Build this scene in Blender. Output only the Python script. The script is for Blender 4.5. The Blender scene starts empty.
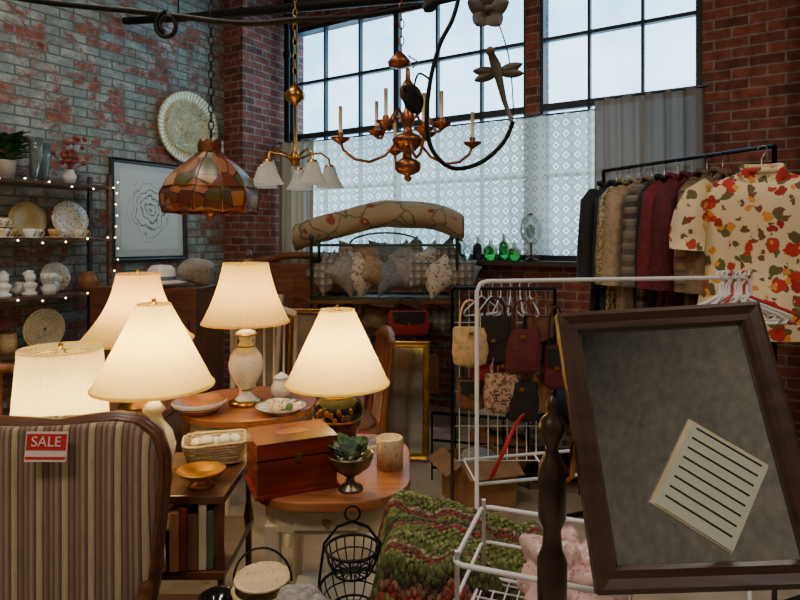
import bpy, math, random
from mathutils import Vector, Matrix, noise
random.seed(7)
S=bpy.context.scene
pi=math.pi
# ---------------------------------------------------------------- colour / node helpers
def L(r,g,b,k=1.0):
    f=lambda c:((c/255)/12.92 if c/255<=.04045 else (((c/255)+.055)/1.055)**2.4)*k
    return (f(r),f(g),f(b),1)
def N(nt,t,props=None,**inp):
    n=nt.nodes.new(t)
    if props:
        for k,v in props.items(): setattr(n,k,v)
    for k,v in inp.items():
        s=n.inputs[int(k[1:])] if k[0]=='_' else n.inputs[k.replace('_',' ')]
        if isinstance(v,bpy.types.NodeSocket): nt.links.new(v,s)
        else:
            if s.type=='VALUE' and isinstance(v,(tuple,list)): v=v[0]
            s.default_value=v
    return n
def mixc(nt,f,a,b,mode='MIX'):
    return N(nt,'ShaderNodeMix',{'data_type':'RGBA','blend_type':mode},_0=f,_6=a,_7=b).outputs[2]
def ramp(nt,f,stops,interp='LINEAR'):
    n=N(nt,'ShaderNodeValToRGB',None,Fac=f); cr=n.color_ramp; cr.interpolation=interp; els=cr.elements
    els.remove(els[1]); els[0].position=stops[0][0]; els[0].color=stops[0][1]
    for p,c in stops[1:]:
        e=els.new(p); e.color=c
    return n.outputs[0]
def mth(nt,op,a,b=0.0,c=0.0):
    return N(nt,'ShaderNodeMath',{'operation':op},_0=a,_1=b,_2=c).outputs[0]
def nm(name):
    m=bpy.data.materials.new(name); m.use_nodes=True; nt=m.node_tree
    b=[n for n in nt.nodes if n.type=='BSDF_PRINCIPLED'][0]
    return m,nt,b
def setb(nt,b,**k):
    for kk,v in k.items():
        s=b.inputs[kk.replace('_',' ')]
        if isinstance(v,bpy.types.NodeSocket): nt.links.new(v,s)
        else: s.default_value=v
def obj(nt): return N(nt,'ShaderNodeTexCoord').outputs['Object']
def uvc(nt): return N(nt,'ShaderNodeTexCoord').outputs['UV']
def sc(nt,v,s,loc=(0,0,0),rot=(0,0,0)): return N(nt,'ShaderNodeMapping',None,Vector=v,Scale=s,Location=loc,Rotation=rot).outputs[0]
def bump(nt,b,h,st=.3,d=.01):
    nt.links.new(N(nt,'ShaderNodeBump',None,Strength=st,Distance=d,Height=h).outputs[0],b.inputs['Normal'])
BW=(0,0,0,1);WH=(1,1,1,1)
def dk(c,k): return (c[0]*k,c[1]*k,c[2]*k,1)
def gen(name,c,rough=.6,metal=0,var=.25,scale=12,bmp=0,em=0,trans=0,coat=0):
    m,nt,b=nm(name); o=obj(nt)
    n=N(nt,'ShaderNodeTexNoise',None,Vector=o,Scale=scale,Detail=5.0)
    col=ramp(nt,n.outputs[0],[(.3,dk(c,1-var)),(.7,dk(c,1+var*.6))])
    setb(nt,b,Base_Color=col,Roughness=rough,Metallic=metal)
    if bmp: bump(nt,b,n.outputs[0],bmp)
    if em: setb(nt,b,Emission_Color=c,Emission_Strength=em)
    if trans: setb(nt,b,Transmission_Weight=trans)
    if coat: setb(nt,b,Coat_Weight=coat)
    return m
def wood(name,c,rough=.35,ax=0,s=1.0):
    m,nt,b=nm(name); o=obj(nt)
    k=[14*s,14*s,14*s]; k[ax]=1.6*s
    n=N(nt,'ShaderNodeTexNoise',None,Vector=sc(nt,o,tuple(k)),Scale=2.2,Detail=8.0,Distortion=.6)
    col=ramp(nt,n.outputs[0],[(.25,dk(c,.45)),(.5,c),(.75,dk(c,1.45))])
    setb(nt,b,Base_Color=col,Roughness=rough,Coat_Weight=.25,Coat_Roughness=.25); bump(nt,b,n.outputs[0],.12)
    return m
def spots(name,base,cols,scale=14,th=.32,rough=.8,bmp=.1):
    """printed fabric / porcelain with blossoms"""
    m,nt,b=nm(name); o=obj(nt)
    col=base
    for i,c in enumerate(cols):
        nz=N(nt,'ShaderNodeTexNoise',None,Vector=o,Scale=scale*1.6,Detail=2.0)
        vv=N(nt,'ShaderNodeVectorMath',{'operation':'MULTIPLY_ADD'},_0=nz.outputs['Color'],_1=(.05,.05,.05),_2=sc(nt,o,(1,1,1),(i*.37+.11,i*.53,i*.21)))
        v=N(nt,'ShaderNodeTexVoronoi',None,Vector=vv.outputs[0],Scale=scale)
        f=ramp(nt,v.outputs[0],[(th-.03,WH),(th,BW)])
        col=mixc(nt,f,col,c)
    setb(nt,b,Base_Color=col,Roughness=rough)
    return m
def brick(name,c1,c2,mort,paint=None):
    m,nt,b=nm(name); o=obj(nt)
    sp=N(nt,'ShaderNodeSeparateXYZ',None,Vector=o)
    h=mth(nt,'ADD',sp.outputs[0],sp.outputs[1])
    v=N(nt,'ShaderNodeCombineXYZ',None,X=h,Y=sp.outputs[2]).outputs[0]
    nz0=N(nt,'ShaderNodeTexNoise',None,Vector=o,Scale=9.0,Detail=2.0)
    v=N(nt,'ShaderNodeVectorMath',{'operation':'MULTIPLY_ADD'},_0=nz0.outputs['Color'],_1=(.012,.012,0),_2=v).outputs[0]
    bt=N(nt,'ShaderNodeTexBrick',None,Vector=v,Color1=c1,Color2=c2,Mortar=mort,Scale=1.0,Mortar_Size=.007,Mortar_Smooth=.2,Bias=-.1,Brick_Width=.215,Row_Height=.073)
    nz=N(nt,'ShaderNodeTexNoise',None,Vector=o,Scale=14.0,Detail=6.0)
    col=mixc(nt,.75,bt.outputs[0],ramp(nt,nz.outputs[0],[(.3,dk(WH,.35)),(.65,dk(WH,1.25))]),'MULTIPLY')
    if paint:
        n1=N(nt,'ShaderNodeTexNoise',None,Vector=o,Scale=3.2,Detail=14.0,Roughness=.82)
        bt2=N(nt,'ShaderNodeTexBrick',None,Vector=v,Color1=BW,Color2=WH,Mortar=dk(WH,.8),Scale=1.0,Mortar_Size=.007,Brick_Width=.215,Row_Height=.073)
        f=mth(nt,'ADD',n1.outputs[0],mth(nt,'MULTIPLY',bt2.outputs[0],.1))
        f=ramp(nt,f,[(.49,BW),(.56,WH)])
        n2=N(nt,'ShaderNodeTexNoise',None,Vector=sc(nt,o,(1,1,1.3),(3,1,2)),Scale=5.0,Detail=14.0,Roughness=.8)
        pc=ramp(nt,n2.outputs[0],[(.36,paint[0]),(.5,paint[1]),(.62,paint[2])])
        pc=mixc(nt,bt.outputs[1],pc,dk(paint[1],.45))
        col=mixc(nt,f,col,pc)
    hh=mth(nt,'SUBTRACT',mth(nt,'MULTIPLY',nz.outputs[0],.4),bt.outputs[1])
    setb(nt,b,Base_Color=col,Roughness=.85); bump(nt,b,hh,.7,.012)
    return m
def shade_mat(name,c,tr=.75):
    m=bpy.data.materials.new(name); m.use_nodes=True; nt=m.node_tree; nt.nodes.clear()
    o=obj(nt); w=N(nt,'ShaderNodeTexNoise',None,Vector=sc(nt,o,(40,40,8)),Scale=4.0)
    col=ramp(nt,w.outputs[0],[(.3,dk(c,.9)),(.7,c)])
    d=N(nt,'ShaderNodeBsdfDiffuse',None,Color=col); t=N(nt,'ShaderNodeBsdfTranslucent',None,Color=col)
    mx=N(nt,'ShaderNodeMixShader',None,_0=tr,_1=d.outputs[0],_2=t.outputs[0])
    out=N(nt,'ShaderNodeOutputMaterial'); nt.links.new(mx.outputs[0],out.inputs[0]); return m
# ---------------------------------------------------------------- mesh builder
def sgn(x,e): return math.copysign(abs(x)**e,x)
class M:
    def __init__(s): s.v=[];s.f=[];s.mi=[];s.sm=[];s.uv=[];s.mats=[];s.c=0;s.T=Matrix()
    def mat(s,m):
        if m not in s.mats: s.mats.append(m)
        s.c=s.mats.index(m); return s
    def av(s,p,uv=(0,0)): s.v.append(tuple(s.T@Vector(p))); s.uv.append(uv); return len(s.v)-1
    def af(s,f,sm=True): s.f.append(tuple(f)); s.mi.append(s.c); s.sm.append(sm)
    def box(s,c,d,R=None):
        c=Vector(c);idx=[]
        for z in(-.5,.5):
            for y in(-.5,.5):
                for x in(-.5,.5):
                    p=Vector((x*d[0],y*d[1],z*d[2]))
                    if R is not None: p=R@p
                    idx.append(s.av(c+p))
        for q in((0,2,3,1),(4,5,7,6),(0,1,5,4),(2,6,7,3),(0,4,6,2),(1,3,7,5)): s.af([idx[i] for i in q],False)
    def grid(s,fn,nu,nv,cu=False,cv=False):
        """fn(u,v) u,v in 0..1"""
        ids=[]
        for i in range(nu+(0 if cu else 1)):
            row=[]
            for j in range(nv+(0 if cv else 1)):
                u=i/nu;v=j/nv; row.append(s.av(fn(u,v),(u,v)))
            ids.append(row)
        a=len(ids);b=len(ids[0])
        for i in range(nu):
            for j in range(nv):
                s.af((ids[i][j],ids[(i+1)%a][j],ids[(i+1)%a][(j+1)%b],ids[i][(j+1)%b]))
        return ids
    def lathe(s,prof,c=(0,0,0),seg=28,rip=0,nr=0,sx=1,sy=1,R=None):
        c=Vector(c);rows=[]
        for k,(r,z) in enumerate(prof):
            row=[]
            for i in range(seg):
                a=2*pi*i/seg; rr=max(r,1e-5)*(1+rip*math.cos(nr*a))
                p=Vector((rr*math.cos(a)*sx,rr*math.sin(a)*sy,z))
                if R is not None: p=R@p
                row.append(s.av(c+p,(i/seg,k/max(1,len(prof)-1))))
            rows.append(row)
        for k in range(len(rows)-1):
            for i in range(seg):
                j=(i+1)%seg; s.af((rows[k][i],rows[k][j],rows[k+1][j],rows[k+1][i]))
    def tube(s,pts,r=.005,seg=8,closed=False,cap=True):
        pts=[Vector(p) for p in pts];n=len(pts);rows=[];up=None
        for i,p in enumerate(pts):
            a=pts[(i-1)%n] if (closed or i>0) else p; b=pts[(i+1)%n] if (closed or i<n-1) else p
            t=(b-a); t=t.normalized() if t.length>1e-9 else Vector((0,0,1))
            if up is None:
                up=Vector((0,0,1)) if abs(t.z)<.9 else Vector((1,0,0))
            x=t.cross(up)
            if x.length<1e-4: x=t.cross(Vector((.3,1,.2)))
            x.normalize(); y=x.cross(t).normalized(); up=y
            rr=r[i] if isinstance(r,(list,tuple)) else r
            rows.append([s.av(p+x*rr*math.cos(2*pi*k/seg)+y*rr*math.sin(2*pi*k/seg),(i/max(1,n-1),k/seg)) for k in range(seg)])
        for i in range(n if closed else n-1):
            A=rows[i];B=rows[(i+1)%n]
            for k in range(seg): s.af((A[k],B[k],B[(k+1)%seg],A[(k+1)%seg]))
        if not closed and cap: s.af(rows[0][::-1],False); s.af(rows[-1],False)
    def cyl(s,a,b,r,r2=None,seg=16): s.tube([a,b],[r,r if r2 is None else r2],seg)
    def ball(s,c,r,e1=1,e2=1,seg=16,rg=10,nz=0,ns=8,R=None):
        if not isinstance(r,(tuple,list)): r=(r,r,r)
        c=Vector(c)
        def fn(u,v):
            a=2*pi*u;b=-pi/2+pi*v*.998+.003
            p=Vector((r[0]*sgn(math.cos(b),e1)*sgn(math.cos(a),e2),r[1]*sgn(math.cos(b),e1)*sgn(math.sin(a),e2),r[2]*sgn(math.sin(b),e1)))
            if nz: p*=1+nz*noise.noise((p+c)*ns)
            if R is not None: p=R@p
            return c+p
        s.grid(fn,seg,rg,cu=True)
    def prism(s,pts,th,R=None,c=(0,0,0)):
        """pts (x,z) polygon, extruded along y by th"""
        c=Vector(c);A=[];B=[]
        for x,z in pts:
            for lst,y in((A,-th/2),(B,th/2)):
                p=Vector((x,y,z)); 
                if R is not None: p=R@p
                lst.append(s.av(c+p))
        n=len(pts); s.af(A,False); s.af(B[::-1],False)
        for i in range(n): s.af((A[i],B[i],B[(i+1)%n],A[(i+1)%n]),False)
    def fin(s,name,loc=(0,0,0),rot=(0,0,0),bev=0,sub=0,parent=None,solid=0):
        me=bpy.data.meshes.new(name); me.from_pydata(s.v,[],s.f)
        for m in s.mats: me.materials.append(m)
        me.polygons.foreach_set('material_index',s.mi); me.polygons.foreach_set('use_smooth',s.sm)
        ul=me.uv_layers.new(name='UVMap')
        for lp in me.loops: ul.data[lp.index].uv=s.uv[lp.vertex_index]
        me.update()
        o=bpy.data.objects.new(name,me); S.collection.objects.link(o); o.location=loc
        o.rotation_euler=rot if isinstance(rot,(tuple,list)) else (0,0,rot)
        if solid: md=o.modifiers.new('s','SOLIDIFY'); md.thickness=solid
        if bev: md=o.modifiers.new('b','BEVEL'); md.width=bev; md.segments=2; md.limit_method='ANGLE'; md.angle_limit=.9
        if sub: md=o.modifiers.new('u','SUBSURF'); md.levels=sub; md.render_levels=sub
        if parent: o.parent=parent
        return o
def light(name,kind,loc,energy,col,parent=None,size=.04,rot=None,sy=None):
    l=bpy.data.lights.new(name,kind); l.energy=energy; l.color=col
    if kind=='POINT': l.shadow_soft_size=size
    if kind=='AREA':
        l.size=size
        if sy: l.shape='RECTANGLE'; l.size_y=sy
    o=bpy.data.objects.new(name,l); S.collection.objects.link(o); o.location=loc
    if rot: o.rotation_euler=rot
    if parent: o.parent=parent
    return o
# ---------------------------------------------------------------- room frame
A=-math.atan2(.5305,.8485); O=Vector((-1.415,6.53,0))
RM=Matrix.Translation(O)@Matrix.Rotation(A,4,'Z')
def W(u,v,z=0): return tuple(RM@Vector((u,v,z)))
def rfin(b,name,u=0,v=0,z=0,**k): return b.fin(name,loc=W(u,v,z),rot=(0,0,A),**k)
CZ=4.3
brk=brick('brick_red',L(150,84,68),L(104,62,54),L(150,138,130))
pbr=brick('brick_painted',L(160,98,82),L(124,70,60),L(160,150,142),paint=(L(110,128,122),L(150,160,154),L(196,198,190)))
m,nt,b=nm('concrete_floor'); o_=obj(nt); n=N(nt,'ShaderNodeTexNoise',None,Vector=o_,Scale=3.0,Detail=10.0)
setb(nt,b,Base_Color=ramp(nt,n.outputs[0],[(.3,L(150,134,116)),(.7,L(206,192,170))]),Roughness=.45); bump(nt,b,n.outputs[0],.1)
concrete=m
plaster=gen('ceiling_paint',L(110,100,90),.9); darkwall=gen('plaster_grey',L(150,138,126),.9)
q=M().mat(concrete); q.box((3.5,-3.5,-.05),(7.4,7.4,.1)); rfin(q,'floor')
q=M().mat(plaster); q.box((3.5,-3.5,CZ+.05),(7.4,7.4,.1)); rfin(q,'ceiling')
q=M().mat(pbr); q.box((-.1,-3.5,CZ/2),(.2,7,CZ)); rfin(q,'wall_left')
q=M().mat(brk)
WZ0,WZ1=1.33,3.73
q.box((3.5,.12,WZ0/2),(7.2,.24,WZ0)); q.box((3.5,.12,(WZ1+CZ)/2),(7.2,.24,CZ-WZ1))
for a_,b_ in((0,.27),(2.9,3.02),(4.22,7.1)): q.box(((a_+b_)/2,.12,(WZ0+WZ1)/2),(b_-a_,.24,WZ1-WZ0))
rfin(q,'wall_back')
q=M().mat(darkwall); q.box((7.1,-3.5,CZ/2),(.2,7,CZ)); rfin(q,'wall_right')
q=M().mat(darkwall); q.box((3.5,-7.1,CZ/2),(7.4,.2,CZ)); rfin(q,'wall_front')
q=M().mat(brk); q.box((.13,-.32,CZ/2),(.26,.64,CZ)); rfin(q,'brick_pier')
q=M().mat(brk); q.box((5.1,-.14,CZ/2),(.55,.28,CZ)); rfin(q,'brick_pier')
# windows
dkm=gen('steel_frame',L(38,42,48),.5); 
m=bpy.data.materials.new('wire_glass'); m.use_nodes=True; nt=m.node_tree; nt.nodes.clear()
o_=obj(nt); n=N(nt,'ShaderNodeTexNoise',None,Vector=o_,Scale=1.3,Detail=6.0)
w=N(nt,'ShaderNodeTexVoronoi',None,Vector=o_,Scale=60.0)
c=ramp(nt,n.outputs[0],[(.35,L(170,202,224)),(.65,L(236,244,250))]); c=mixc(nt,.35,c,ramp(nt,w.outputs[0],[(0,dk(WH,.5)),(.6,WH)]),'MULTIPLY')
t=N(nt,'ShaderNodeBsdfTransparent',None,Color=c); g=N(nt,'ShaderNodeBsdfGlossy',None,Roughness=.15)
mx=N(nt,'ShaderNodeMixShader',None,_0=.05,_1=t.outputs[0],_2=g.outputs[0]); ou=N(nt,'ShaderNodeOutputMaterial'); nt.links.new(mx.outputs[0],ou.inputs[0])
glassw=m
def window(i,u0,u1,vs,thick=()):
    q=M().mat(dkm)
    for u in (u0,u1): q.box((u,.06,(WZ0+WZ1)/2),(.05,.08,WZ1-WZ0))
    for z in (WZ0+.02,WZ1-.02): q.box(((u0+u1)/2,.06,z),(u1-u0,.08,.05))
    for u in vs: q.box((u,.06,(WZ0+WZ1)/2),(.06 if u in thick else .022,.05,WZ1-WZ0))
    for z in (2.03,2.59,3.15): q.box(((u0+u1)/2,.06,z),(u1-u0,.05,.03 if z!=2.59 else .06))
    q.mat(glassw)
    a=[q.av(p) for p in((u0,.075,WZ0),(u1,.075,WZ0),(u1,.075,WZ1),(u0,.075,WZ1))]; q.af(a,False)
    rfin(q,'window_%d'%i)
    p=light('window_%d_portal'%i,'AREA',W((u0+u1)/2,.26,(WZ0+WZ1)/2),1,(1,1,1),size=u1-u0,sy=WZ1-WZ0,rot=(-pi/2,0,A)); p.data.cycles.is_portal=True
window(1,.29,2.9,(.73,1.17,1.6,2.04,2.48),(1.6,))
window(2,3.02,4.2,(3.41,3.81))
sill=gen('sill_paint',L(70,60,55),.7)
q=M().mat(sill); q.box((2.25,-.06,WZ0-.02),(4.1,.16,.04)); rfin(q,'trim_1')
# lace curtains
def lace(name,c,pat=True,dens=.5,tl=.6):
    m=bpy.data.materials.new(name); m.use_nodes=True; nt=m.node_tree; nt.nodes.clear(); o_=obj(nt)
    d=N(nt,'ShaderNodeBsdfDiffuse',None,Color=c); t=N(nt,'ShaderNodeBsdfTranslucent',None,Color=c)
    mx=N(nt,'ShaderNodeMixShader',None,_0=tl,_1=d.outputs[0],_2=t.outputs[0]).outputs[0]
    if pat:
        sp=N(nt,'ShaderNodeSeparateXYZ',None,Vector=o_)
        cell=.085
        fx=mth(nt,'ABSOLUTE',mth(nt,'SUBTRACT',mth(nt,'FRACT',mth(nt,'DIVIDE',sp.outputs[0],cell)),.5))
        fz=mth(nt,'ABSOLUTE',mth(nt,'SUBTRACT',mth(nt,'FRACT',mth(nt,'DIVIDE',sp.outputs[2],cell)),.5))
        s_=mth(nt,'ADD',fx,fz)
        f=ramp(nt,s_,[(0,dk(WH,.5)),(.16,dk(WH,.75)),(.2,dk(WH,.1)),(.36,dk(WH,.12)),(.42,dk(WH,.6)),(.8,dk(WH,.45))])
    else: f=.93
    tr=N(nt,'ShaderNodeBsdfTransparent')
    f2=mth(nt,'ADD',f,dens-.5)
    m2=N(nt,'ShaderNodeMixShader',None,_0=f2,_1=tr.outputs[0],_2=mx); ou=N(nt,'ShaderNodeOutputMaterial'); nt.links.new(m2.outputs[0],ou.inputs[0]); return m
lace1=lace('lace',L(206,198,180),True,.92); cur2=lace('curtain_linen',L(160,136,108),False,.53,.45); cur3=lace('curtain_grey',L(126,106,90),False,.56,.3)
def curtain(name,u0,u1,z0,z1,mt,amp,fr,v=-.1):
    q=M().mat(mt)
    q.grid(lambda a,b:(u0+(u1-u0)*a,v+amp*math.sin(a*(u1-u0)*fr)+amp*.5*math.sin(a*(u1-u0)*fr*2.3+b*2),z0+(z1-z0)*b),int((u1-u0)*70),8)
    q.mat(dkm).cyl((u0-.03,v,z1),(u1+.03,v,z1),.008); rfin(q,name)
curtain('lace_curtain',.6,3.5,1.38,2.5,lace1,.012,30)
curtain('linen_curtain',.31,.78,1.2,2.5,cur2,.025,52,-.19)
curtain('grey_curtain',3.5,4.25,1.36,2.56,cur3,.03,45,-.16)
# bottles on sill
grn=gen('green_glass',L(40,140,60),.08,0,.1,trans=.6); dgl=gen('dark_glass',L(40,48,44),.1,trans=.4); clr=gen('clear_glass',L(205,220,215),.05,trans=.85)
irn=gen('black_iron',L(28,26,25),.5,.6); cream=gen('cream_ceramic',L(226,214,190),.3,coat=.4)
def bottle(u,h,r,mt,name='glass_bottle'):
    q=M().mat(mt); q.lathe([(0,0),(r,0),(r,h*.55),(r*.9,h*.62),(r*.35,h*.75),(r*.3,h*.97),(r*.38,h),(r*.28,h)]); rfin(q,name,u,-.07,WZ0)
bottle(2.5,.2,.045,dgl);bottle(2.62,.17,.06,grn);bottle(2.74,.22,.045,grn);bottle(2.83,.15,.05,grn); bottle(2.4,.26,.035,clr);bottle(2.32,.22,.03,dgl)
q=M().mat(irn); q.tube([(.09*math.cos(a/20*2*pi),0,.26+.12*math.sin(a/20*2*pi)) for a in range(20)],.009,closed=True); q.lathe([(0,0),(.06,0),(.05,.015),(.01,.03),(.01,.14)]); q.mat(clr); q.ball((0,0,.24),(.05,.04,.06)); rfin(q,'iron_candle_holder',2.98,-.08,WZ0)
# ---------------------------------------------------------------- shared materials
walnut=wood('walnut',L(92,54,34)); darkw=wood('dark_wood',L(46,30,24),.3); oak=wood('honey_oak',L(156,94,52)); mahog=wood('mahogany',L(112,34,20),.25)
oakz=wood('oak_vertical',L(140,86,48),ax=2); shelfw=wood('shelf_wood',L(80,54,42),.5,ax=1)
crm=gen('cream_paint',L(222,208,178),.5,var=.12); wht=gen('white_wire',L(228,228,230),.35,var=.05); whitec=gen('white_ceramic',L(238,236,230),.2,coat=.5,var=.06)
brass=gen('aged_brass',L(186,138,70),.3,1,.35); copper=gen('copper_brass',L(150,96,60),.38,.9,.4); gold=gen('gold_leaf',L(190,150,70),.35,1,.35)
silver=gen('silver',L(170,165,155),.28,1,.3); pewter=gen('tarnished_silver',L(130,118,98),.35,.9,.4)
blk=gen('black_lacquer',L(20,18,19),.15,coat=.6); gl_leaf=gen('leaf_green',L(66,108,54),.5); mirr=gen('mirror_silver',L(205,205,200),.12,1,.15)
wick=gen('wicker',L(206,188,148),.8,bmp=.8,scale=60)
SH=shade_mat('shade_linen',L(255,232,150)); SHW=shade_mat('shade_pleated',L(255,240,184)); SHP=shade_mat('shade_peach',L(252,216,140))
WARM=(1,.74,.32)
# ---------------------------------------------------------------- table lamps
def lamp(name,loc,base,rb,rt,z0,z1,mt,basefn,power,rip=0,nr=0,bell=0,seg=48):
    q=M(); basefn(q,z0-base)
    h0=z0-base;h1=z1-base
    q.mat(brass); q.cyl((0,0,h0-.05),(0,0,h0+.03),.009)
    for s_ in(-1,1): q.tube([(s_*.055*math.sin(pi*i/12),0,h0+.02+(h1-h0-.01)*i/12) for i in range(13)],.0025,6)
    q.ball((0,0,h1+.01),.008)
    pr=[]
    for i in range(13):
        t=i/12; r=rb+(rt-rb)*t; 
        if bell: r-=bell*math.sin(pi*t)
        pr.append((r,h0+(h1-h0)*t))
    q.mat(mt); q.lathe(pr,seg=seg,rip=rip,nr=nr)
    q.lathe([(rb*1.004,h0),(rb*1.012,h0+.004),(rb*1.0,h0+.01)],seg=seg); q.lathe([(rt,h1-.008),(rt*1.03,h1-.002),(rt,h1+.002)],seg=seg)
    q.mat(brass)
    for k in range(3): a=k*2*pi/3; q.cyl((0,0,h1-.004),(rt*math.cos(a),rt*math.sin(a),h1-.004),.0018,seg=6)
    o=q.fin(name,loc=(loc[0],loc[1],base))
    light(name+'_bulb','POINT',(0,0,h0+(h1-h0)*.42),power,WARM,parent=o,size=.035)
    return o
def base_white(q,h):
    q.mat(brass).lathe([(0,0),(.055,0),(.055,.012),(.03,.018),(0,.02)])
    q.mat(whitec).lathe([(.03,.018),(.05,.03),(.062,.06),(.066,h*.35),(.055,h*.5),(.03,h*.62),(.022,h*.7),(.035,h*.75),(.02,h*.82),(.012,h*.85),(0,h*.86)])
def base_urn(q,h):
    q.mat(brass).lathe([(0,0),(.075,0),(.078,.012),(.06,.022),(0,.025)])
    q.mat(spots('urn_porcelain',L(240,235,224),[L(216,180,120),L(206,190,140)],40,.16,.25)).lathe([(.05,.022),(.03,.045),(.028,.07),(.05,.10),(.074,.15),(.078,h*.5),(.07,h*.6),(.038,h*.72),(.028,h*.78),(.045,h*.86),(.042,h*.89),(.02,h*.92),(0,h*.92)])
    q.mat(gold); 
    for zz,r in((.07,.031),(.72*h,.041),(.86*h,.048)): q.tube([(r*math.cos(a*pi/12),r*math.sin(a*pi/12),zz) for a in range(24)],.004,6,closed=True)
def base_black(q,h):
    q.mat(brass).lathe([(0,0),(.07,0),(.07,.015),(.055,.022),(0,.025)])
    q.mat(blk).lathe([(.05,.02),(.065,.04),(.085,.1),(.092,.15),(.088,.18),(.06,.205),(.05,.21),(.055,.225),(0,.226)])
    q.mat(gold).tube([(.089*math.cos(a*pi/12),.089*math.sin(a*pi/12),.125) for a in range(24)],.004,6,closed=True); q.tube([(.056*math.cos(a*pi/12),.056*math.sin(a*pi/12),.205) for a in range(24)],.005,6,closed=True)
    for k in range(10):
        a=-pi/2+(k-5)*.16; q.ball((.09*math.cos(a),.09*math.sin(a),.15+.015*math.sin(k*2.3)),(.01,.004,.012),seg=8,rg=5)
def base_brass(q,h):
    q.mat(brass).lathe([(0,0),(.08,0),(.078,.015),(.03,.03),(.02,.06),(.04,.09),(.045,.12),(.02,.16),(.014,h*.8),(.02,h*.9),(0,h*.92)])
lamp('table_lamp',(-.771,1.88),.76,.182,.05,1.04,1.30,SH,base_white,5.5)
lamp('table_lamp',(-1.13,2.0),.56,.147,.125,.873,1.14,SHW,base_white,4.4,rip=.012,nr=48,seg=192)
lamp('table_lamp',(-1.18,2.7),.75,.24,.09,1.05,1.35,SHP,base_brass,5.0,bell=.03)
lamp('table_lamp',(-.706,2.75),.75,.197,.10,1.12,1.395,SHP,base_urn,3.8,rip=.012,nr=40,bell=.012,seg=160)
lamp('table_lamp',(-.231,2.22),.72,.192,.062,.968,1.243,SH,base_black,5.5)
# ---------------------------------------------------------------- tables
def rrect(w,d,r,n=6):
    pts=[]
    for cx,cy,a0 in((w/2-r,d/2-r,0),(-w/2+r,d/2-r,pi/2),(-w/2+r,-d/2+r,pi),(w/2-r,-d/2+r,1.5*pi)):
        for i in range(n+1): a=a0+pi/2*i/n; pts.append((cx+r*math.cos(a),cy+r*math.sin(a)))
    return pts
def slab(q,pts,z,th): q.prism([(x,-y) for x,y in pts],th,R=Matrix.Rotation(-pi/2,3,'X'),c=(0,0,z)) 
def tleg(q,x,y,h,r=.022):
    q.lathe([(0,0),(r*.6,0),(r*.8,h*.08),(r*.5,h*.12),(r*.8,h*.3),(r*1.1,h*.6),(r*.7,h*.7),(r*1.1,h*.74),(r*1.1,h*.78)],(x,y,0),seg=14); q.box((x,y,h*.89),(r*2.1,r*2.1,h*.22))
q=M().mat(oak); slab(q,rrect(.52,.64,.2,10),.705,.03); q.mat(crm); slab(q,rrect(.42,.54,.12),.645,.09)
for x in(-.17,.17):
    for y in(-.23,.23): tleg(q,x,y,.62)
q.box((0,0,.2),(.34,.46,.02)); q.mat(brass).ball((-.0,-.285,.645),.010)
q.mat(crm).box((0,-.273,.645),(.2,.012,.06))
q.fin('side_table',loc=(-.225,2.1,0),bev=.004)
q=M().mat(oak); slab(q,[(.31*math.cos(a*pi/24),.3*math.sin(a*pi/24)) for a in range(48)],.735,.03); q.mat(crm); slab(q,[(.26*math.cos(a*pi/24),.25*math.sin(a*pi/24)) for a in range(48)],.66,.12)
for k in range(4): a=pi/4+k*pi/2; tleg(q,.21*math.cos(a),.21*math.sin(a),.65)
q.mat(oak).box((0,-.255,.66),(.2,.02,.08)); q.mat(brass).ball((0,-.27,.66),.012)
q.fin('round_table',loc=(-.70,2.78,0),bev=.004)
q=M().mat(walnut); q.box((0,0,.735),(.42,.4,.03))
q.box((0,0,.5),(.4,.36,.42))
for x in(-.17,.17):
    for y in(-.15,.15): tleg(q,x,y,.3)
q.mat(brass); [q.ball((0,-.19,z),.012) for z in(.6,.42)]
q.fin('nightstand',loc=(-1.24,2.68,0),bev=.004)
# etagere (open shelf)
q=M().mat(walnut)
for z in(.745,.525,.25,.06): q.box((0,0,z),(.45,.36,.025))
for x in(-.21,.21):
    for y in(-.16,.16): q.lathe([(0,0),(.012,0),(.012,.2),(.018,.24),(.011,.3),(.011,.5),(.018,.54),(.009,.6),(.012,.74)],(x,y,0),seg=10)
q.fin('open_shelf_stand',loc=(-.735,1.92,0),bev=.003)
q=M().mat(walnut); q.box((0,0,.545),(.32,.32,.03)); q.box((0,0,.46),(.28,.28,.14))
for x in(-.12,.12):
    for y in(-.12,.12): tleg(q,x,y,.4)
q.fin('end_table',loc=(-1.14,2.0,0),bev=.003)
q=M().mat(darkw); q.box((0,0,.485),(.66,.42,.03)); q.box((0,0,.44),(.6,.36,.06))
for x in(-.28,.28):
    for y in(-.17,.17): tleg(q,x,y,.42)
q.fin('low_coffee_table',loc=(-.3,1.46,0),bev=.004)
# chest
q=M().mat(mahog); q.box((0,0,.055),(.25,.18,.11)); q.box((0,0,.14),(.254,.184,.05)); q.box((0,0,.006),(.265,.195,.012))
q.mat(brass).box((0,-.093,.112),(.02,.004,.025)); q.mat(oak); slab(q,[(.055*math.cos(a*pi/12),.028*math.sin(a*pi/12)) for a in range(24)],.1655,.002)
q.fin('wooden_chest',loc=(-.35,1.93,.72),rot=.42,bev=.004)
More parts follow.
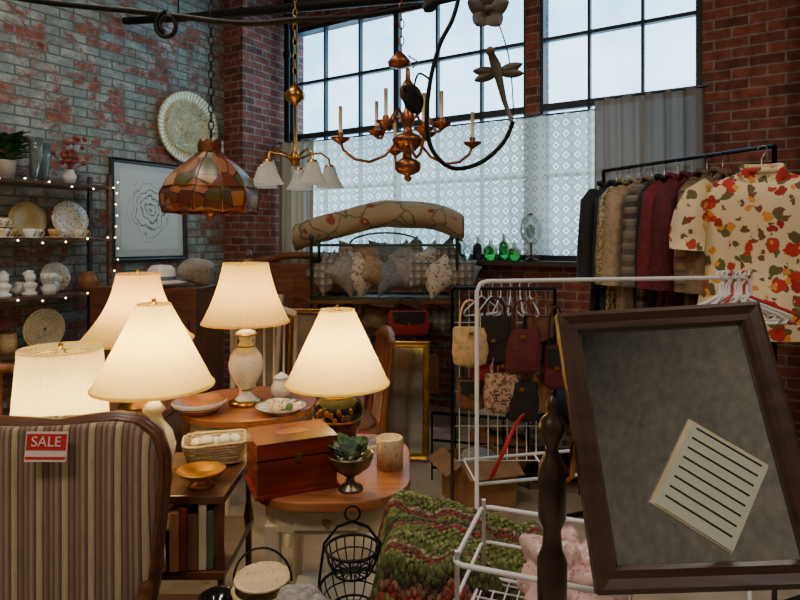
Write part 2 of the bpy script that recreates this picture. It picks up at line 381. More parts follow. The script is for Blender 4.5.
# silver pedestal bowl with succulent
q=M().mat(pewter); q.lathe([(0,0),(.04,0),(.038,.008),(.015,.02),(.012,.04),(.03,.05),(.062,.075),(.072,.105),(.074,.115),(.068,.108),(.055,.08),(0,.06)])
q.mat(gl_leaf)
def leaf(q,c,d,ln,w):
    c=Vector(c);d=Vector(d).normalized();sd=d.cross(Vector((0,0,1)));sd=sd.normalized() if sd.length>.01 else Vector((1,0,0));n=sd.cross(d)
    q.grid(lambda a,b:c+d*ln*a+sd*w*(b-.5)*2*math.sin(pi*min(1,a*.95+.05))+n*ln*(.25*a*a*-1+.1*abs(b-.5)),5,2)
for k in range(44):
    a=random.random()*6.28; r=random.random()*.055; leaf(q,(r*math.cos(a),r*math.sin(a),.09+random.random()*.045),(math.cos(a)*.7,math.sin(a)*.7,.5+random.random()),.042,.013)
q.mat(clr); [q.lathe([(.006,0),(.02,.02),(.026,.06),(.024,.065)],(x,y,.09),seg=12) for x,y in((-.03,0),(.03,.01),(0,-.03))]
q.fin('silver_pedestal_bowl',loc=(-.155,1.88,.72))
m_lc=spots('lace_votive',L(205,178,136),[L(130,96,60)],60,.28)
q=M().mat(m_lc); q.lathe([(0,0),(.045,0),(.046,.1),(.04,.105),(.038,.02),(0,.02)]); q.mat(cream).lathe([(.036,.02),(.036,.085),(0,.087)]); q.fin('candle_jar',loc=(-.035,2.06,.72))
# items on round table
q=M().mat(oak)
q.lathe([(0,0),(.06,0),(.105,.035),(.115,.055),(.108,.055),(.09,.03),(0,.012)]); q.mat(whitec).lathe([(.1,.03),(.117,.052),(.113,.058)]); q.fin('wooden_bowl',loc=(-.87,2.6,.75))
flor=spots('floral_porcelain',L(238,230,214),[L(222,120,130),L(230,190,80),L(90,140,80)],45,.3,.25)
q=M().mat(flor); q.lathe([(0,0),(.06,0),(.095,.02),(.11,.03),(.095,.024),(.06,.006),(0,.006)]); q.lathe([(0,.006),(.025,.006),(.04,.035),(.042,.05),(.037,.05),(.03,.02),(0,.015)],(-.02,0,0)); q.tube([(.02+.02*math.cos(a),0,.03+.016*math.sin(a)) for a in[-1.5,-.7,0,.7,1.5]],.004,6)
for k in range(7): a=k*.9; q.mat(gl_leaf if k%2 else flor); q.ball((.05+.03*math.cos(a),.03*math.sin(a),.03),.016,seg=8,rg=6)
q.fin('floral_plate_with_cup',loc=(-.52,2.62,.75))
q=M().mat(whitec); q.lathe([(0,0),(.03,0),(.045,.03),(.05,.06),(.035,.085),(.03,.1),(.036,.105),(.028,.1)]); q.lathe([(.036,.104),(.02,.118),(.006,.124),(0,.13)]); q.fin('sugar_bowl',loc=(-.56,2.83,.75))
# wicker basket + gold dish on etagere
q=M().mat(wick)
for i in range(8):
    z=.008+i*.009; s_=1+i*.03; q.tube([(x*s_,y*s_,z+.002*math.sin(k*3+i*pi)) for k,(x,y) in enumerate(rrect(.17,.12,.03,5))],.0055,6,closed=True)
slab(q,rrect(.17,.12,.03),.006,.008)
q.mat(whitec)
for k in range(5): q.ball((-.06+.03*k,.01*(-1)**k,.06+.01*(k%2)),(.022,.03,.016),nz=.3,ns=30,seg=12,rg=8)
q.fin('wicker_basket',loc=(-.62,2.02,.76),rot=.3)
q=M().mat(brass); q.lathe([(0,0),(.035,0),(.03,.008),(.012,.018),(.02,.025),(.055,.035),(.066,.05),(.06,.05),(.04,.035),(0,.03)],sx=1.15); q.fin('brass_dish',loc=(-.6,1.81,.76))
# books
bm=[gen('book_'+n_,c,.6) for n_,c in(('tan',L(186,138,94)),('red',L(140,58,46)),('brown',L(116,78,54)),('cream',L(206,190,160)),('green',L(80,90,66)))]
q=M(); x=-.07
for k,(w_,h_) in enumerate(((.026,.17),(.02,.18),(.03,.16),(.022,.19),(.018,.17))):
    q.mat(bm[k%5]).box((x+w_/2,0,h_/2),(w_,.13,h_)); q.mat(bm[3]).box((x+w_/2,.004,h_/2+.001),(w_*.75,.13,h_*.97)); x+=w_+.002
q.fin('row_of_books',loc=(-.605,1.805,.54),rot=.12,bev=.002)
# carved deer figurine
q=M().mat(darkw); q.ball((0,0,.075),(.035,.016,.02),nz=.1); [q.cyl((x,y,.07),(x*1.2,y,0),.006,.004,8) for x in(-.022,.022) for y in(-.008,.008)]
q.tube([(.028,0,.08),(.038,0,.1),(.042,0,.115)],[.011,.008,.007]); q.ball((.052,0,.12),(.016,.008,.009)); q.tube([(.042,.004,.125),(.035,.01,.145),(.045,.016,.155)],.002,5); q.tube([(.042,-.004,.125),(.035,-.01,.145),(.045,-.016,.155)],.002,5); q.ball((-.036,0,.085),(.008,.004,.004),seg=8,rg=5)
q.fin('carved_deer_figurine',loc=(-.72,1.79,.54),rot=.3)
# ---------------------------------------------------------------- armchair (striped)
m,nt,b=nm('striped_upholstery'); sp=N(nt,'ShaderNodeSeparateXYZ',None,Vector=obj(nt))
st=mth(nt,'FRACT',mth(nt,'MULTIPLY',sp.outputs[0],15.0))
n=N(nt,'ShaderNodeTexNoise',None,Vector=sc(nt,obj(nt),(60,60,6)),Scale=3.0,Detail=4.0)
cc=ramp(nt,st,[(0,L(104,82,70)),(.1,L(150,128,104)),(.18,L(118,96,82)),(.3,L(160,140,114)),(.42,L(118,96,82)),(.5,L(88,68,60)),(.56,L(190,170,138)),(.72,L(178,158,126)),(.8,L(88,68,60)),(.86,L(132,108,90))],'CONSTANT')
cc=mixc(nt,.4,cc,ramp(nt,n.outputs[0],[(.3,dk(WH,.5)),(.7,dk(WH,1.2))]),'MULTIPLY'); setb(nt,b,Base_Color=cc,Roughness=.75,Sheen_Weight=.3); stripe=m
q=M()
pts=[(-.215,0),(-.235,.12),(-.25,.28),(-.262,.4),(-.262,.47),(-.25,.52),(-.215,.55),(-.15,.562),(-.08,.558),(0,.552),(.08,.566),(.15,.574),(.205,.566),(.245,.53),(.262,.47),(.262,.4),(.25,.28),(.235,.12),(.215,0)]
pts=[(x*1.08,z) for x,z in pts]
q.mat(stripe)
def bk(side):
    def fn(a,b_):
        i=a*(len(pts)//2); i0=int(min(i,len(pts)//2-1)); f=i-i0
        Lp=Vector(pts[i0]).lerp(Vector(pts[i0+1]),f); Rp=Vector(pts[-1-i0]).lerp(Vector(pts[-2-i0]),f)
        p=Lp.lerp(Rp,b_)
        e=(max(0,math.sin(pi*b_))+1e-6)**.4*max(0,1-a**6)
        return (p.x,side*(.015+.045*e),p.y)
    return fn
q.grid(bk(-1),24,24); q.grid(bk(1),24,24)
q.mat(walnut); q.tube([(x,0,z) for x,z in pts],.02,10)
q.tube([(x*1.0,-.018,z) for x,z in pts],.009,8)
q.mat(stripe); q.ball((0,-.3,-.06),(.27,.28,.075),.35,.35,24,12)
q.mat(walnut); q.box((0,-.29,-.13),(.54,.54,.07))
for s_ in(-1,1):
    q.tube([(s_*.24,-.0,.12),(s_*.27,-.12,.13),(s_*.29,-.3,.12),(s_*.28,-.42,.06),(s_*.27,-.44,-.12)],[.02,.022,.025,.022,.02])
    q.tube([(s_*.24,-.53,-.14),(s_*.26,-.56,-.25),(s_*.24,-.54,-.44)],[.03,.024,.014]); q.tube([(s_*.22,-.02,.05),(s_*.22,-.02,-.2),(s_*.23,.06,-.44)],[.024,.024,.015])
chair=q.fin('striped_armchair',loc=(-.93,1.64,.44),rot=.02)
# sale sign
redm=gen('sign_red',L(190,30,30),.6,var=.05); signw=gen('sign_paper',L(225,205,200),.7,var=.05)
q=M().mat(signw); q.box((0,0,.0),(.105,.003,.075)); q.mat(redm); q.box((0,-.002,.012),(.1,.002,.04)); q.box((0,-.002,-.028),(.1,.002,.006))
so=q.fin('sale_sign',loc=(-.915,1.553,.965),rot=(-.15,.02,.05))
tc=bpy.data.curves.new('sale_text','FONT'); tc.body='SALE'; tc.size=.036; tc.align_x='CENTER'; tc.align_y='CENTER'; tc.extrude=.0005; tc.materials.append(signw)
to=bpy.data.objects.new('sale_text',tc); S.collection.objects.link(to); to.parent=so; to.location=(0,-.004,.012); to.rotation_euler=(pi/2,0,0)
# ---------------------------------------------------------------- low coffee table things
q=M().mat(irn)
def ring(q,c,r,z,rr=.003,n=28,fx=1): q.tube([(c[0]+r*math.cos(2*pi*k/n),c[1]+r*fx*math.sin(2*pi*k/n),z) for k in range(n)],rr,6,closed=True)
for zb,R in((0.03,.085),(.13,.07)):
    ring(q,(0,0),R,zb+.06,.004); ring(q,(0,0),R*.7,zb,.003); ring(q,(0,0),R*.9,zb+.03,.002)
    for k in range(16): a=k*pi/8; q.tube([(R*.7*math.cos(a),R*.7*math.sin(a),zb),(R*.92*math.cos(a),R*.92*math.sin(a),zb+.03),(R*math.cos(a),R*math.sin(a),zb+.06)],.002,5)
    for k in range(8): a=k*pi/8; q.cyl((R*.7*math.cos(a),R*.7*math.sin(a),zb),(-R*.7*math.cos(a),-R*.7*math.sin(a),zb),.002,seg=5)
for s_ in(-1,1): q.tube([(s_*.085,0,.0),(s_*.088,0,.1),(s_*.075,0,.2),(s_*.04,0,.245),(0,0,.26)],.004,6)
ring(q,(0,0),.075,.004,.004); q.tube([(.02*math.cos(a*pi/8),0,.28+.02*math.sin(a*pi/8)) for a in range(16)],.003,6,closed=True)
q.fin('tiered_wire_basket',loc=(-.125,1.58,.5))
q=M().mat(wick); 
for i in range(7): ring(q,(0,0),.055+.003*i,.006+i*.011,.0055)
q.lathe([(0,.004),(.055,.004)]); q.mat(spots('flower_plate',L(222,204,166),[L(170,120,60),L(110,130,80)],60,.2,.25)); q.lathe([(0,.085),(.045,.085),(.073,.098),(.07,.103),(.045,.09),(0,.09)]); q.mat(irn); q.tube([(.075*math.cos(a*pi/14),0,.09+.085*math.sin(a*pi/14)) for a in range(15)],.003,6)
q.fin('basket_with_plate',loc=(-.355,1.55,.53))
q=M().mat(darkw); q.box((0,0,.015),(.14,.1,.03)); q.fin('old_book',loc=(-.355,1.55,.5),bev=.002)
q=M().mat(blk); q.lathe([(0,0),(.03,0),(.028,.006),(.014,.014),(.03,.035),(.046,.06),(.048,.075),(.042,.075),(.03,.05),(0,.035)]); q.fin('black_pedestal_dish',loc=(-.475,1.56,.5))
knit=gen('grey_knit',L(160,156,152),.95,bmp=1,scale=70,var=.35)
q=M().mat(knit); q.ball((0,0,.09),(.07,.06,.095),nz=.5,ns=14,seg=32,rg=20); q.ball((.03,-.03,.1),(.05,.045,.08),nz=.5,ns=18,seg=32,rg=20); q.fin('grey_knit_scarf',loc=(-.225,1.4,.5))
q=M().mat(signw); q.box((0,0,.001),(.12,.08,.002)); q.mat(redm); q.box((0,.02,.0025),(.11,.03,.001)); q.fin('price_card',loc=(-.52,1.4,.5),rot=.3)
# ---------------------------------------------------------------- crochet blanket on hamper
m,nt,b=nm('crochet'); u_=uvc(nt); sp=N(nt,'ShaderNodeSeparateXYZ',None,Vector=u_)
nzc=N(nt,'ShaderNodeTexNoise',None,Vector=u_,Scale=9.0,Detail=3.0)
zz=mth(nt,'ADD',mth(nt,'MULTIPLY',mth(nt,'PINGPONG',mth(nt,'MULTIPLY',sp.outputs[0],6.0),.5),.06),mth(nt,'MULTIPLY',nzc.outputs[0],.05))
fr=mth(nt,'FRACT',mth(nt,'MULTIPLY',mth(nt,'ADD',sp.outputs[1],zz),3.1))
cc=ramp(nt,fr,[(0,L(122,132,62)),(.12,L(156,160,92)),(.2,L(116,124,60)),(.32,L(176,150,120)),(.38,L(126,80,60)),(.46,L(150,58,50)),(.52,L(128,136,70)),(.64,L(96,104,56)),(.74,L(84,64,52)),(.8,L(150,106,82)),(.87,L(162,58,52)),(.92,L(138,142,82))],'CONSTANT')
v=N(nt,'ShaderNodeTexVoronoi',None,Vector=sc(nt,u_,(56,60,1)),Scale=1.0)
cc=mixc(nt,.85,cc,ramp(nt,v.outputs[0],[(0,dk(WH,1.25)),(.75,dk(WH,.3))]),'MULTIPLY')
setb(nt,b,Base_Color=cc,Roughness=.95); bump(nt,b,mth(nt,'SUBTRACT',1.0,v.outputs[0]),1,.015); croch=m
q=M().mat(croch)
def bl(a,b_):
    x=-.225+.45*a; t=b_
    if t<.5: y=.17-.36*(t/.5); z=.76+.03*math.sin(a*6)
    else:
        y=-.19-.05*math.sin((t-.5)*pi); z=.76+.03*math.sin(a*6)-(t-.5)/.5*.42
    ed=max(0,abs(a-.5)*2-.8)/.2; z-=ed*ed*.12
    k=noise.noise(Vector((x*9,t*5,1)))*.03
    y+=k*.6; z+=k+.012*math.sin(x*30+t*4)
    ck=.003*math.sin(x*300)*math.sin(t*220)
    return (x+.02*noise.noise(Vector((t*6,x*3,4))),y-ck,z+ck)
q.grid(bl,150,150)
q.fin('crochet_blanket',loc=(.17,1.52,-.02),rot=-.03,solid=.012)
q=M().mat(wick); q.box((0,0,.35),(.36,.26,.69)); q.fin('wicker_hamper',loc=(.17,1.53,0),bev=.01)
# ---------------------------------------------------------------- white garment rack
P0=Vector((.228,1.78,0));P1=Vector((1.16,1.99,0)); zt=1.377
q=M().mat(wht)
q.tube([P0+Vector((0,0,.02)),P0+Vector((0,0,zt-.03)),P0+Vector((.01,.002,zt-.008)),P0+Vector((.03,.007,zt)),P1+Vector((-.03,-.007,zt)),P1+Vector((-.01,-.002,zt-.008)),P1+Vector((0,0,zt-.03)),P1+Vector((0,0,.02))],.0065,10)
d=(P1-P0).normalized(); pn=Vector((-d.y,d.x,0))
for P in(P0,P1): q.cyl(P+pn*.2+Vector((0,0,.02)),P-pn*.12+Vector((0,0,.02)),.009)
for k in range(2): q.cyl(P0+pn*(.12*k)+Vector((0,0,.775+.03*k)),P1+pn*(.12*k)+Vector((0,0,.775+.03*k)),.005,seg=6)
for k in range(5): c_=P0.lerp(P1,k/4)+Vector((0,0,.775)); q.cyl(c_,c_+pn*.12+Vector((0,0,.03)),.003,seg=6)
q.cyl(P0+Vector((0,0,.25)),P1+Vector((0,0,.25)),.006)
q.fin('white_garment_rack')
def hanger(q,c,a,mt,rr=.004,w=.2):
    q.mat(mt); R=Matrix.Rotation(a,3,'Z'); c=Vector(c)
    P=[(-w,-.13),(-w*.9,-.115),(0,-.05),(w*.9,-.115),(w,-.13),(w*.9,-.145),(-w*.9,-.145)]
    q.tube([c+R@Vector((x,0,z)) for x,z in P],rr,6,closed=True)
    q.tube([c+R@Vector((x,0,z)) for x,z in((0,-.05),(0,-.02),(.012,-.005),(.02,.012),(.008,.026),(-.008,.024),(-.014,.012))],rr*.7,6)
q=M()
redp=gen('red_plastic',L(190,44,52),.35)
for k in range(11):
    c_=P0.lerp(P1,.88+.012*k)+Vector((0,0,zt-.006)); hanger(q,c_,.4+.4*math.sin(k*2.1),redp if k in(4,8) else wht,.0055,.19)
q.fin('plastic_hangers')
q=M().mat(redp); q.grid(lambda a,b_:(-.09*a*(1.3-.3*a)+.018*b_,.006*math.sin(a*8),-.19*a+.01*b_),14,1); q.fin('red_ribbon',loc=(.35,1.755,.985),solid=.001)
# white wire cart with basket (foreground)
q=M().mat(wht); X0,X1,Y0,Y1=-.15,.16,-.13,.13
for z in(.78,.86,.94): q.tube([(x,y,z) for x,y in rrect(X1-X0,Y1-Y0,.02,3)],.004 if z!=.94 else .005,6,closed=True)
for k in range(12): x=X0+.01+(X1-X0-.02)*k/11-.005; q.tube([(x,Y0,.78),(x,Y1,.78)],.002,5)
for k in range(8): y=Y0+.02+(Y1-Y0-.04)*k/7; q.tube([(X0,y,.78),(X1,y,.78)],.002,5)
for x in(-.15,.15):
    for y in(-.12,.12): q.cyl((x,y,.03),(x,y,.96),.005)
q.fin('white_wire_basket_cart',loc=(.29,1.2,-.05),rot=-.35)
pink=spots('pink_floral_cloth',L(206,172,168),[L(176,112,120),L(232,220,210)],45,.3)
def crumple(name,mt,c,r,loc,amp=.5,ns=16,n=60):
    q=M().mat(mt); c=Vector(c)
    def fn(u,v):
        a=2*pi*u;b=-pi/2+pi*v*.998+.003; p=Vector((r[0]*math.cos(b)*math.cos(a),r[1]*math.cos(b)*math.sin(a),r[2]*math.sin(b)))
        w_=(p+c)*ns; k=amp*(abs(noise.noise(w_))*1.6-.3)+amp*.5*abs(noise.noise(w_*2.3)); return c+p*(1+k)
    q.grid(fn,n,n*2//3,cu=True); return q.fin(name,loc=loc)
crumple('pink_cloth',pink,(0,0,.05),(.09,.07,.06),(.36,1.27,.745),.6,18)
# ---------------------------------------------------------------- cheval mirror
xa=Vector((.32,-.02,.022)).normalized(); ya=-Vector((.086,-.165,-.367)).normalized(); ya=(ya-xa*ya.dot(xa)).normalized(); na=xa.cross(ya)
RMx=Matrix((xa,ya,na)).transposed()
cen=Vector((.432,.9175,1.198))
m,nt,b=nm('antique_mirror'); o_=obj(nt); n=N(nt,'ShaderNodeTexNoise',None,Vector=o_,Scale=22.0,Detail=14.0,Roughness=.85)
setb(nt,b,Base_Color=ramp(nt,n.outputs[0],[(.4,L(190,206,212)),(.62,L(222,232,234))]),Metallic=1.0,Roughness=ramp(nt,n.outputs[0],[(.55,dk(WH,.02)),(.8,dk(WH,.14))])); oldm=m
q=M(); q.T=Matrix.Translation(cen)@RMx.to_4x4()
w,h=.163,.204; fw=.035
framew=wood('mirror_frame_wood',L(62,42,34),.35)
q.mat(framew)
def frame(q,w,h,fw,dp):
    prof=[(0,-dp/2),(0,dp*.35),(.2,dp*.5),(.55,dp*.3),(.85,dp*.35),(1,dp*.1),(1,-dp/2)]
    cs=[(-1,-1),(1,-1),(1,1),(-1,1)]; rows=[]
    for sx_,sy_ in cs: rows.append([q.av((sx_*(w-fw*t),sy_*(h-fw*t),z)) for t,z in prof])
    for i in range(4):
        a_=rows[i];b_=rows[(i+1)%4]
        for k in range(len(prof)): q.af((a_[k],b_[k],b_[(k+1)%len(prof)],a_[(k+1)%len(prof)]),False)
frame(q,w,h,fw,.03); q.box((0,0,-.012),(2*w-.02,2*h-.02,.004))
q.mat(oldm); q.box((0,0,-.004),(2*(w-fw)+.004,2*(h-fw)+.004,.004))
q.T=Matrix()
q.mat(darkw)
zp=[(0,.0),(.02,.0),(.02,.1),(.013,.14),(.02,.2),(.012,.3),(.016,.6),(.014,.85),(.023,.9),(.024,.98),(.016,1.0),(.014,1.03),(.022,1.05),(.022,1.13),(.012,1.15),(.009,1.16),(.018,1.175),(.022,1.19),(.018,1.205),(.007,1.215),(.01,1.225),(.006,1.238),(0,1.243)]
zp=[(r,z if z<.9 else z-.02) for r,z in zp]
for px_,py_ in((.242,.955),(.70,.90)):
    q.lathe(zp,(px_,py_,.03),seg=18); q.tube([(px_,py_-.17,.0+.02),(px_,py_-.08,.06),(px_,py_,.09),(px_,py_+.08,.06),(px_,py_+.17,.02)],[.014,.018,.024,.018,.014])
q.tube([(.242,.955,.25),(.70,.90,.25)],.013)
q.mat(brass)
lft=cen-xa*w; q.tube([(.25,.955,1.11),(.27,.945,1.13),tuple(lft)],.006)
rgt=cen+xa*w; q.tube([tuple(rgt),(.69,.90,1.17)],.006)
cm=q.fin('cheval_mirror')
m,nt,b=nm('ruled_card'); sp=N(nt,'ShaderNodeSeparateXYZ',None,Vector=obj(nt))
fy=mth(nt,'FRACT',mth(nt,'MULTIPLY',sp.outputs[1],62.0)); ax_=mth(nt,'ABSOLUTE',sp.outputs[0])
on=mth(nt,'MULTIPLY',mth(nt,'MULTIPLY',mth(nt,'GREATER_THAN',fy,.8),mth(nt,'LESS_THAN',ax_,.05)),mth(nt,'GREATER_THAN',sp.outputs[1],-.06))
setb(nt,b,Base_Color=mixc(nt,on,L(186,194,180),L(30,32,30)),Roughness=.5); ruled=m
q=M().mat(ruled); q.box((0,0,0),(.116,.135,.003)); q.mat(bm[3]); q.box((-.003,.0,-.002),(.122,.141,.002))
R2=RMx@Matrix.Rotation(-.62,3,'Z'); pc=cen+xa*.026-ya*.068+na*.003
oc=q.fin('ruled_card',loc=tuple(pc),rot=tuple(R2.to_euler()))
# ---------------------------------------------------------------- garments rack
def garment(name,mt,loc,rz,ln=.65,w=.21,th=.035,slv=.45,z0=1.82,seed=0,collar=True,sw=1):
    q=M().mat(mt)
    def fn(a,b_):
        z=-ln*b_; 
        if b_<.03: ww=.05+.02*b_/.03
        elif b_<.12: ww=.07+(w-.07)*((b_-.03)/.09)**.7
        else: ww=w*(1+.1*(b_-.12))-.02*math.sin((b_-.12)*3.4)
        zz=z if b_>.12 else -ln*b_*.9
        an=2*pi*a; t=th*(.5+.5*min(1,b_*6))*(1+.25*math.sin(an*9+seed)*b_+.5*b_)
        rr=1+.05*math.sin(an*11+seed+b_*3)*b_
        return (ww*sgn(math.cos(an),.7)*rr,t*math.sin(an)*rr+.008*math.sin(ww*30+b_*9+seed)+.012*math.sin(math.cos(an)*7+seed)*b_,zz-.02)
    q.grid(fn,72,30,cu=True)
    if slv:
        for s_ in(-1,1):
            q.tube([(s_*(w-.04),0,-.075),(s_*(w+.01),0,-.12),(s_*(w+.035),.0,-.12-slv*.35),(s_*(w+.045),0,-.12-slv*.7),(s_*(w+.05),0,-.12-slv)],[.035,.05,.05*sw,.055*sw,.05*sw],14)
    if collar:
        q.tube([(.065*math.cos(a*pi/8),.035*math.sin(a*pi/8),-.012-.02*(1 if a>8 else 0)) for a in range(16)],.012,8,closed=True)
        for s_ in(-1,1): q.prism([(s_*.01,-.09),(s_*.065,-.02),(s_*.08,-.045),(s_*.05,-.085)],.006,c=(0,-.04,0))
    q.mat(silver); q.tube([(0,0,-.03),(0,0,.02),(.01,0,.035),(.022,0,.048),(.012,0,.068),(-.006,0,.066),(-.014,0,.054)],.0025,6)
    q.tube([(-w*.8,0,-.085),(0,0,-.02),(w*.8,0,-.085)],.004,6)
    return q.fin(name,loc=(loc[0],loc[1],z0),rot=rz)
fab=lambda n_,c,bm_=.3:gen(n_,c,.85,bmp=bm_,scale=40,var=.3)
m,nt,b=nm('gold_sequin'); v=N(nt,'ShaderNodeTexVoronoi',None,Vector=obj(nt),Scale=120.0); setb(nt,b,Base_Color=ramp(nt,v.outputs['Color'],[(.2,L(110,92,58)),(.8,L(206,186,136))]),Metallic=.6,Roughness=.35); bump(nt,b,v.outputs[0],.6); sequin=m
def plaid(name,a,b_,c):
    m,nt,bb=nm(name); sp=N(nt,'ShaderNodeSeparateXYZ',None,Vector=obj(nt))
    fx=ramp(nt,mth(nt,'FRACT',mth(nt,'MULTIPLY',sp.outputs[0],18.0)),[(0,BW),(.5,dk(WH,.5)),(.8,WH)],'CONSTANT'); fz=ramp(nt,mth(nt,'FRACT',mth(nt,'MULTIPLY',sp.outputs[2],18.0)),[(0,BW),(.5,dk(WH,.5)),(.8,WH)],'CONSTANT')
    setb(nt,bb,Base_Color=mixc(nt,fz,mixc(nt,fx,a,b_),c),Roughness=.85); return m
plaidg=plaid('plaid_grey',L(60,56,54),L(100,94,88),L(130,120,110)); plaidt=plaid('plaid_tan',L(140,114,90),L(112,88,70),L(80,64,56))
fabs=[('black_coat',fab('cloth_black',L(28,28,32)),.95),('navy_jacket',fab('cloth_navy',L(34,38,58)),.75),('sequin_dress',sequin,.85),('beige_blouse',fab('cloth_beige',L(160,140,114)),.7),('plaid_jacket',plaidg,.7),('black_dress',fab('cloth_black2',L(30,26,30)),.8),('burgundy_dress',fab('cloth_burgundy',L(104,22,38),.8),.9),('burgundy_cardigan',fab('cloth_wine',L(84,20,36),.8),.8),('plaid_shirt',plaidt,.7),('brown_blazer',fab('cloth_brown',L(112,90,70)),.72)]
Ra=Vector((1.12,3.3,0));Rb=Vector((1.51,2.42,0))
for k,(n_,mt,ln) in enumerate(fabs):
    p=Ra.lerp(Rb,.02+.082*k); garment(n_,mt,p,.86+.12*math.sin(k*1.7)-.02*k,ln,.2,.026,.42,seed=k)
m,nt,b=nm('floral_shirt_print'); o_=obj(nt)
col=L(232,212,166)
nz=N(nt,'ShaderNodeTexNoise',None,Vector=o_,Scale=24.0,Detail=3.0)
for i,(c_,s_,th) in enumerate(((L(98,96,50),15,.36),(L(120,76,44),19,.26),(L(190,50,34),11,.33),(L(226,150,64),17,.27),(L(160,34,30),13,.26))):
    vv=N(nt,'ShaderNodeVectorMath',{'operation':'MULTIPLY_ADD'},_0=nz.outputs['Color'],_1=(.06,.06,.06),_2=sc(nt,o_,(1,.3,1),(i*.31,i*.7,i*.17)))
    v=N(nt,'ShaderNodeTexVoronoi',None,Vector=vv.outputs[0],Scale=float(s_)); col=mixc(nt,ramp(nt,v.outputs[0],[(th-.02,WH),(th,BW)]),col,c_)
setb(nt,b,Base_Color=col,Roughness=.8); shirtm=m
garment('floral_shirt',shirtm,(1.41,2.34),-.42,.66,.215,.05,.22,z0=1.8,seed=3,sw=1.3)
q=M().mat(irn); q.cyl(Ra+Vector((0,0,1.88)),Rb+Vector((0,0,1.88)),.009)
for P in(Ra,Rb):
    q.cyl(P,P+Vector((0,0,1.88)),.010); q.cyl(P+Vector((.25,.1,.02)),P-Vector((.25,.1,-.02)),.013)
q.fin('clothes_rack')
# ---------------------------------------------------------------- handbag rack
q=M().mat(irn); q.cyl((.02,0,1.25),(.55,0,1.25),.009)
for x in(.02,.55): q.cyl((x,0,0),(x,0,1.25),.009); q.cyl((x,-.18,.01),(x,.18,.01),.01)
q.mat(wht)
for k in range(10): q.cyl((.06+.05*k,.03,.35),(.06+.05*k,.03,1.25),.003,seg=5)
for k in range(6): q.cyl((.02,.03,.35+.18*k),(.55,.03,.35+.18*k),.003,seg=5)
q.fin('handbag_display_rack',loc=(.25,3.1,0))
def bag(name,mt,loc,w,h,d,strap=.16,rz=0,trim=None):
    """handbag body: flared trapezoid pouch with gusset, flap, buckle and strap"""
    q=M().mat(mt)
    def fn(u,v):
        a=2*pi*u; ww=w/2*(.78+.22*math.sin(pi*min(1,v*.62+.1))+.08*(1-v)); dd=d/2*(.35+.65*math.sin(pi*(.12+.8*(1-v)))**.7)
        e=min(1,(v+.001)*9)**.5
        x=ww*sgn(math.cos(a),.55)*e; y=dd*sgn(math.sin(a),.6)*e
        f=1+.07*noise.noise(Vector((x*18+loc[0]*9,v*6,y*14)))
        return (x*f,y*f,-h+h*v)
    q.grid(fn,32,18,cu=True)
    q.mat(trim or mt); q.tube([(w*.42*sgn(math.cos(a*pi/10),.6),d*.18*sgn(math.sin(a*pi/10),.6),-.004) for a in range(20)],.006,6,closed=True)
    if trim: q.prism([(-w*.42,-.005),(w*.42,-.005),(w*.38,-h*.4),(w*.1,-h*.5),(-w*.1,-h*.5),(-w*.38,-h*.4)],.006,c=(0,-d/2-.004,0))
    q.mat(brass).box((0,-d/2-.01,-h*(.46 if trim else .12)),(.022,.006,.016))
    q.mat(trim or mt)
    for y_ in(-d*.16,d*.16): q.tube([(w*.3*math.cos(a*pi/12),y_,-.006+strap*max(0,math.sin(a*pi/12))**.7) for a in range(13)],.0045,6)
    return q.fin(name,loc=loc,rot=rz)
cb=fab('bag_cream',L(206,176,124)); bkb=fab('bag_black',L(34,30,32)); wn=fab('bag_wine',L(100,38,50)); tapes=spots('bag_tapestry',L(186,160,130),[L(140,50,60),L(70,76,60)],40,.36); brn=fab('bag_brown',L(124,82,54)); red=fab('bag_red',L(150,40,50)); tanb=fab('bag_tan',L(170,124,84))
for n_,mt,x,z,w_,h_,tr,st_ in(('handbag',cb,.345,1.07,.17,.2,None,.14),('handbag',bkb,.47,1.12,.17,.24,bkb,.1),('handbag',wn,.6,1.06,.18,.22,None,.15),('handbag',tapes,.5,.84,.17,.2,None,.14),('handbag',bkb,.7,1.12,.16,.25,brn,.1),('handbag',tanb,.68,.82,.16,.2,None,.12),('handbag',brn,.36,.8,.14,.16,bkb,.14),('handbag',wn,.77,.98,.12,.22,bkb,.2),('handbag',bkb,.6,.8,.16,.2,None,.12),('handbag',tanb,.54,1.0,.12,.14,brn,.18),('handbag',red,.42,.92,.12,.14,None,.12)):
    bag(n_,mt,(x,3.0+random.uniform(-.06,.03),z),w_,h_,.08,st_,random.uniform(-.3,.3),tr)
q=M(); 
for k in range(6): hanger(q,(.42+.05*k,3.1,1.262),.7+.2*k,wht,.004,.13)
q.fin('white_hangers')
q=M().mat(irn)
for z in(.08,.25): q.cyl((-.1,0,z),(.9,-.25,z),.008)
for k in range(8): x=-.1+k/7; q.cyl((x,-.25*k/7,.0),(x,-.25*k/7,.42),.006)
q.cyl((-.1,0,.42),(.9,-.25,.42),.01)
q.fin('metal_shoe_rack',loc=(.3,3.75,0))
kraft=gen('cardboard',L(150,112,76),.8)
q=M().mat(kraft); 
for c_,d_ in(((0,-.15,.13),(.32,.01,.26)),((0,.15,.13),(.32,.01,.26)),((-.16,0,.13),(.01,.3,.26)),((.16,0,.13),(.01,.3,.26)),((0,0,.005),(.32,.3,.01))): q.box(c_,d_)
q.box((-.21,0,.25),(.11,.3,.006),Matrix.Rotation(-.5,3,'Y')); q.box((0,-.2,.25),(.32,.11,.006),Matrix.Rotation(.5,3,'X'))
q.mat(knit).ball((0,0,.2),(.13,.12,.1),nz=.4,ns=8); q.fin('cardboard_box',loc=(.45,3.45,0),rot=.3)
q=M(); nv2=fab('cloth_navy2',L(40,44,60))
